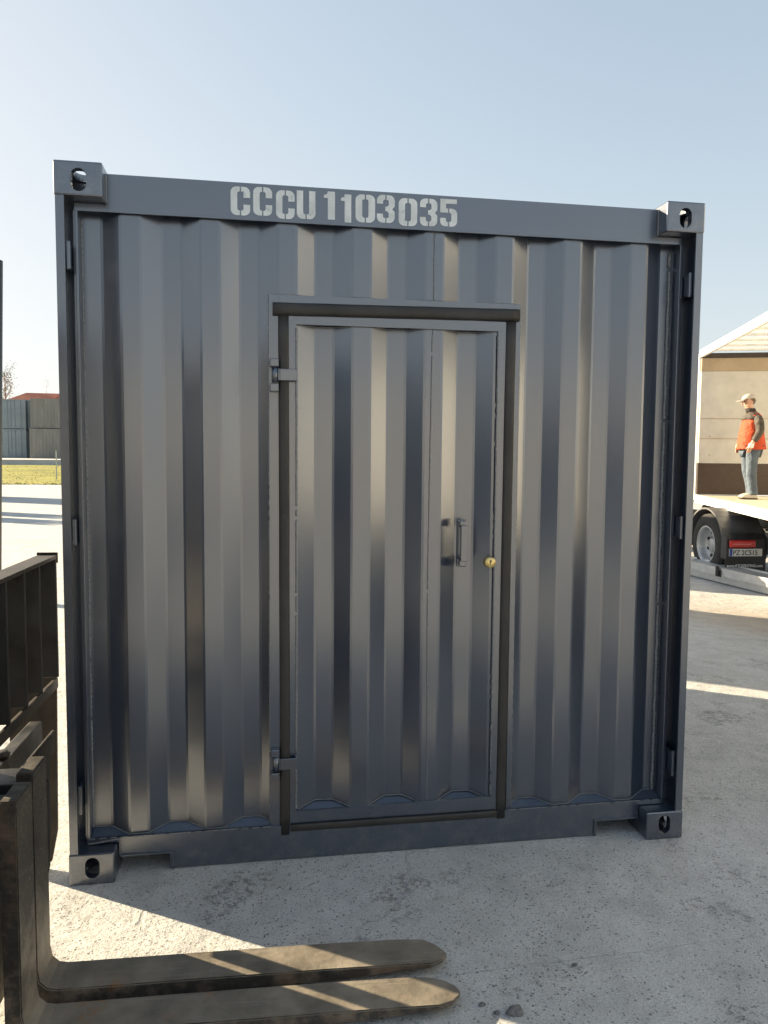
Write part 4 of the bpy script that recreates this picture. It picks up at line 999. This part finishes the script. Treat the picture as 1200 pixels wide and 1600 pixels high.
for v in bm.verts: v.co = Vector((0.055+v.co.x*0.098, v.co.y*0.083, 1.665+v.co.z*0.078))
bmesh.ops.delete(bm, geom=[v for v in bm.verts if v.co.x > 0.09 and v.co.z < 1.69], context='VERTS'); obj('hair', bm, M_HAIR, pm)
# cap
bm = nb(); bmesh.ops.create_uvsphere(bm, u_segments=24, v_segments=14, radius=1)
for v in bm.verts:
    z = v.co.z if v.co.z > 0 else v.co.z*0.12
    v.co = Vector((0.075+v.co.x*0.112, v.co.y*0.092, 1.702+z*0.085+(0.0)))
    v.co.z -= (v.co.x-0.075)*0.12
for f in bm.faces: f.smooth = True
cp = obj('cap', bm, M_CAP, pm)
bm = nb(); out = [(0.165, 0.075), (0.215, 0.070), (0.262, 0.042), (0.275, 0.0), (0.262, -0.042), (0.215, -0.070), (0.165, -0.075)]
tv = [bm.verts.new((x_, y_, 1.695-(x_-0.165)*0.30-abs(y_)*0.15)) for x_, y_ in out]; bv = [bm.verts.new((x_, y_, 1.688-(x_-0.165)*0.30-abs(y_)*0.15)) for x_, y_ in out]
bm.faces.new(tv); bm.faces.new(bv[::-1])
for i in range(len(out)): bm.faces.new((tv[i], bv[i], bv[(i+1)%len(out)], tv[(i+1)%len(out)]))
obj('cap_brim', bm, M_CAP, cp)
# jacket: loft of elliptical rings
def loft(rings, m, name, parent, seg=28, fold=0.006, seed=0):
    bm = nb(); R_ = []
    for j, (cx, cy, cz, rx, ry) in enumerate(rings):
        R_.append([bm.verts.new((cx+rx*math.cos(a)*(1+fold/rx*math.sin(a*5+j*1.3+seed)), cy+ry*math.sin(a)*(1+fold/ry*math.sin(a*7+j*2.1+seed)), cz+0.004*math.sin(a*3+seed))) for a in [2*math.pi*k/seg for k in range(seg)]])
    for a, b in zip(R_, R_[1:]):
        for k in range(seg): f = bm.faces.new((a[k], a[(k+1)%seg], b[(k+1)%seg], b[k])); f.smooth = True
    bm.faces.new(R_[0][::-1]); bm.faces.new(R_[-1]); return obj(name, bm, m, parent)
jk = loft([(0.0,0,0.845,0.235,0.235),(0.0,0,0.87,0.235,0.232),(0.0,0,1.00,0.212,0.215),(-0.005,0,1.12,0.192,0.21),(-0.01,0,1.24,0.180,0.21),(-0.005,0,1.34,0.15,0.205),(-0.005,0,1.41,0.125,0.185),(0.0,0,1.455,0.095,0.12),(0.015,0,1.48,0.072,0.078)], M_ORANGE, 'jacket', pm)
loft([(0.010,0,1.345,0.154,0.209),(-0.003,0,1.40,0.134,0.197),(0.0,0,1.44,0.108,0.145),(0.012,0,1.475,0.082,0.09)], M_DKJ, 'shoulder_yoke', jk, fold=0.002)
loft([(0.015,0,1.455,0.085,0.085),(0.03,0,1.50,0.082,0.080),(0.045,0,1.535,0.080,0.078),(0.05,0,1.54,0.068,0.066)], M_COLR, 'collar', jk, fold=0.003)
for s in (1, -1):
    skin_mesh('sleeve', [((0.005, 0.165*s, 1.415), 0.075), ((-0.01, 0.225*s, 1.30), 0.080), ((-0.025, 0.245*s, 1.14), 0.070), ((0.035, 0.240*s, 1.04), 0.062), ((0.085, 0.225*s, 0.965), 0.052)], [(0,1),(1,2),(2,3),(3,4)], M_DKJ, jk)
    bm = nb(); loft([(0.118+0*s, (0.216)*s, 0.865, 0.046, 0.030), (0.112, 0.218*s, 0.90, 0.046, 0.032), (0.100, 0.222*s, 0.945, 0.044, 0.036)], M_GLOVE if s > 0 else M_SKIN, 'cuff', pm, seg=14, fold=0.002)
    bm.free()
skin_mesh('trousers', [((0.0, 0, 0.90), (0.155, 0.13)), ((0.015, 0.10, 0.82), 0.115), ((0.035, 0.11, 0.50), 0.090), ((0.015, 0.11, 0.28), 0.085), ((-0.01, 0.11, 0.10), 0.088), ((-0.01, 0.11, 0.07), 0.090),
    ((0.0, -0.10, 0.82), 0.115), ((0.0, -0.11, 0.50), 0.090), ((-0.06, -0.11, 0.28), 0.082), ((-0.09, -0.11, 0.10), 0.085), ((-0.09, -0.11, 0.07), 0.087)],
    [(0,1),(1,2),(2,3),(3,4),(4,5),(0,6),(6,7),(7,8),(8,9),(9,10)], M_JEAN, pm)
for (fx, fy) in ((0.0, 0.11), (-0.08, -0.11)):
    bm = nb(); bmesh.ops.create_uvsphere(bm, u_segments=18, v_segments=12, radius=1)
    for v in bm.verts:
        x_ = v.co.x; z_ = max(v.co.z, -0.35); v.co = Vector((fx+0.055+x_*0.15, fy+v.co.y*0.052, 0.045+z_*(0.060-0.018*x_)))
    for f in bm.faces: f.smooth = True
    sh = obj('shoe', bm, M_SHOE, pm)
    bm = nb(); prism(bm, [(fx+0.055+0.152*math.cos(t*math.pi/10), fy+0.054*math.sin(t*math.pi/10)) for t in range(20)], 'z', 0.0, 0.022); obj('sole', bm, M_SOLE, sh)

# ------------------------------------------------------------------ hall added behind the camera, out of view, to reflect in the container
hall = thing('warehouse', 'unseen cream clad warehouse added behind the camera for reflections', 'warehouse', (-26, -42, 0), 0)
M_HALL = mat('cream_cladding', (0.50, 0.49, 0.48), rough=0.6, var=0.05, vscale=0.5)
M_HROOF = mat('grey_sheet_roof', (0.25, 0.26, 0.27), rough=0.5)
M_HDOOR = mat('dark_roller_door', (0.10, 0.11, 0.12), rough=0.5)
bm = nb(); box(bm, 0, 60, -18, 0, 0, 5.5); obj('wall', bm, M_HALL, hall)
bm = nb(); prism(bm, [(-18.6, 5.503), (0.6, 5.503), (0.6, 5.7), (-9, 7.4), (-18.6, 5.7)], 'x', -0.5, 60.5); obj('roof', bm, M_HROOF, hall)
for k in range(8):
    bm = nb(); box(bm, 3+k*7.2, 6.6+k*7.2, 0.003, 0.08, 0, 4.2); obj('roller_door', bm, M_HDOOR, hall)
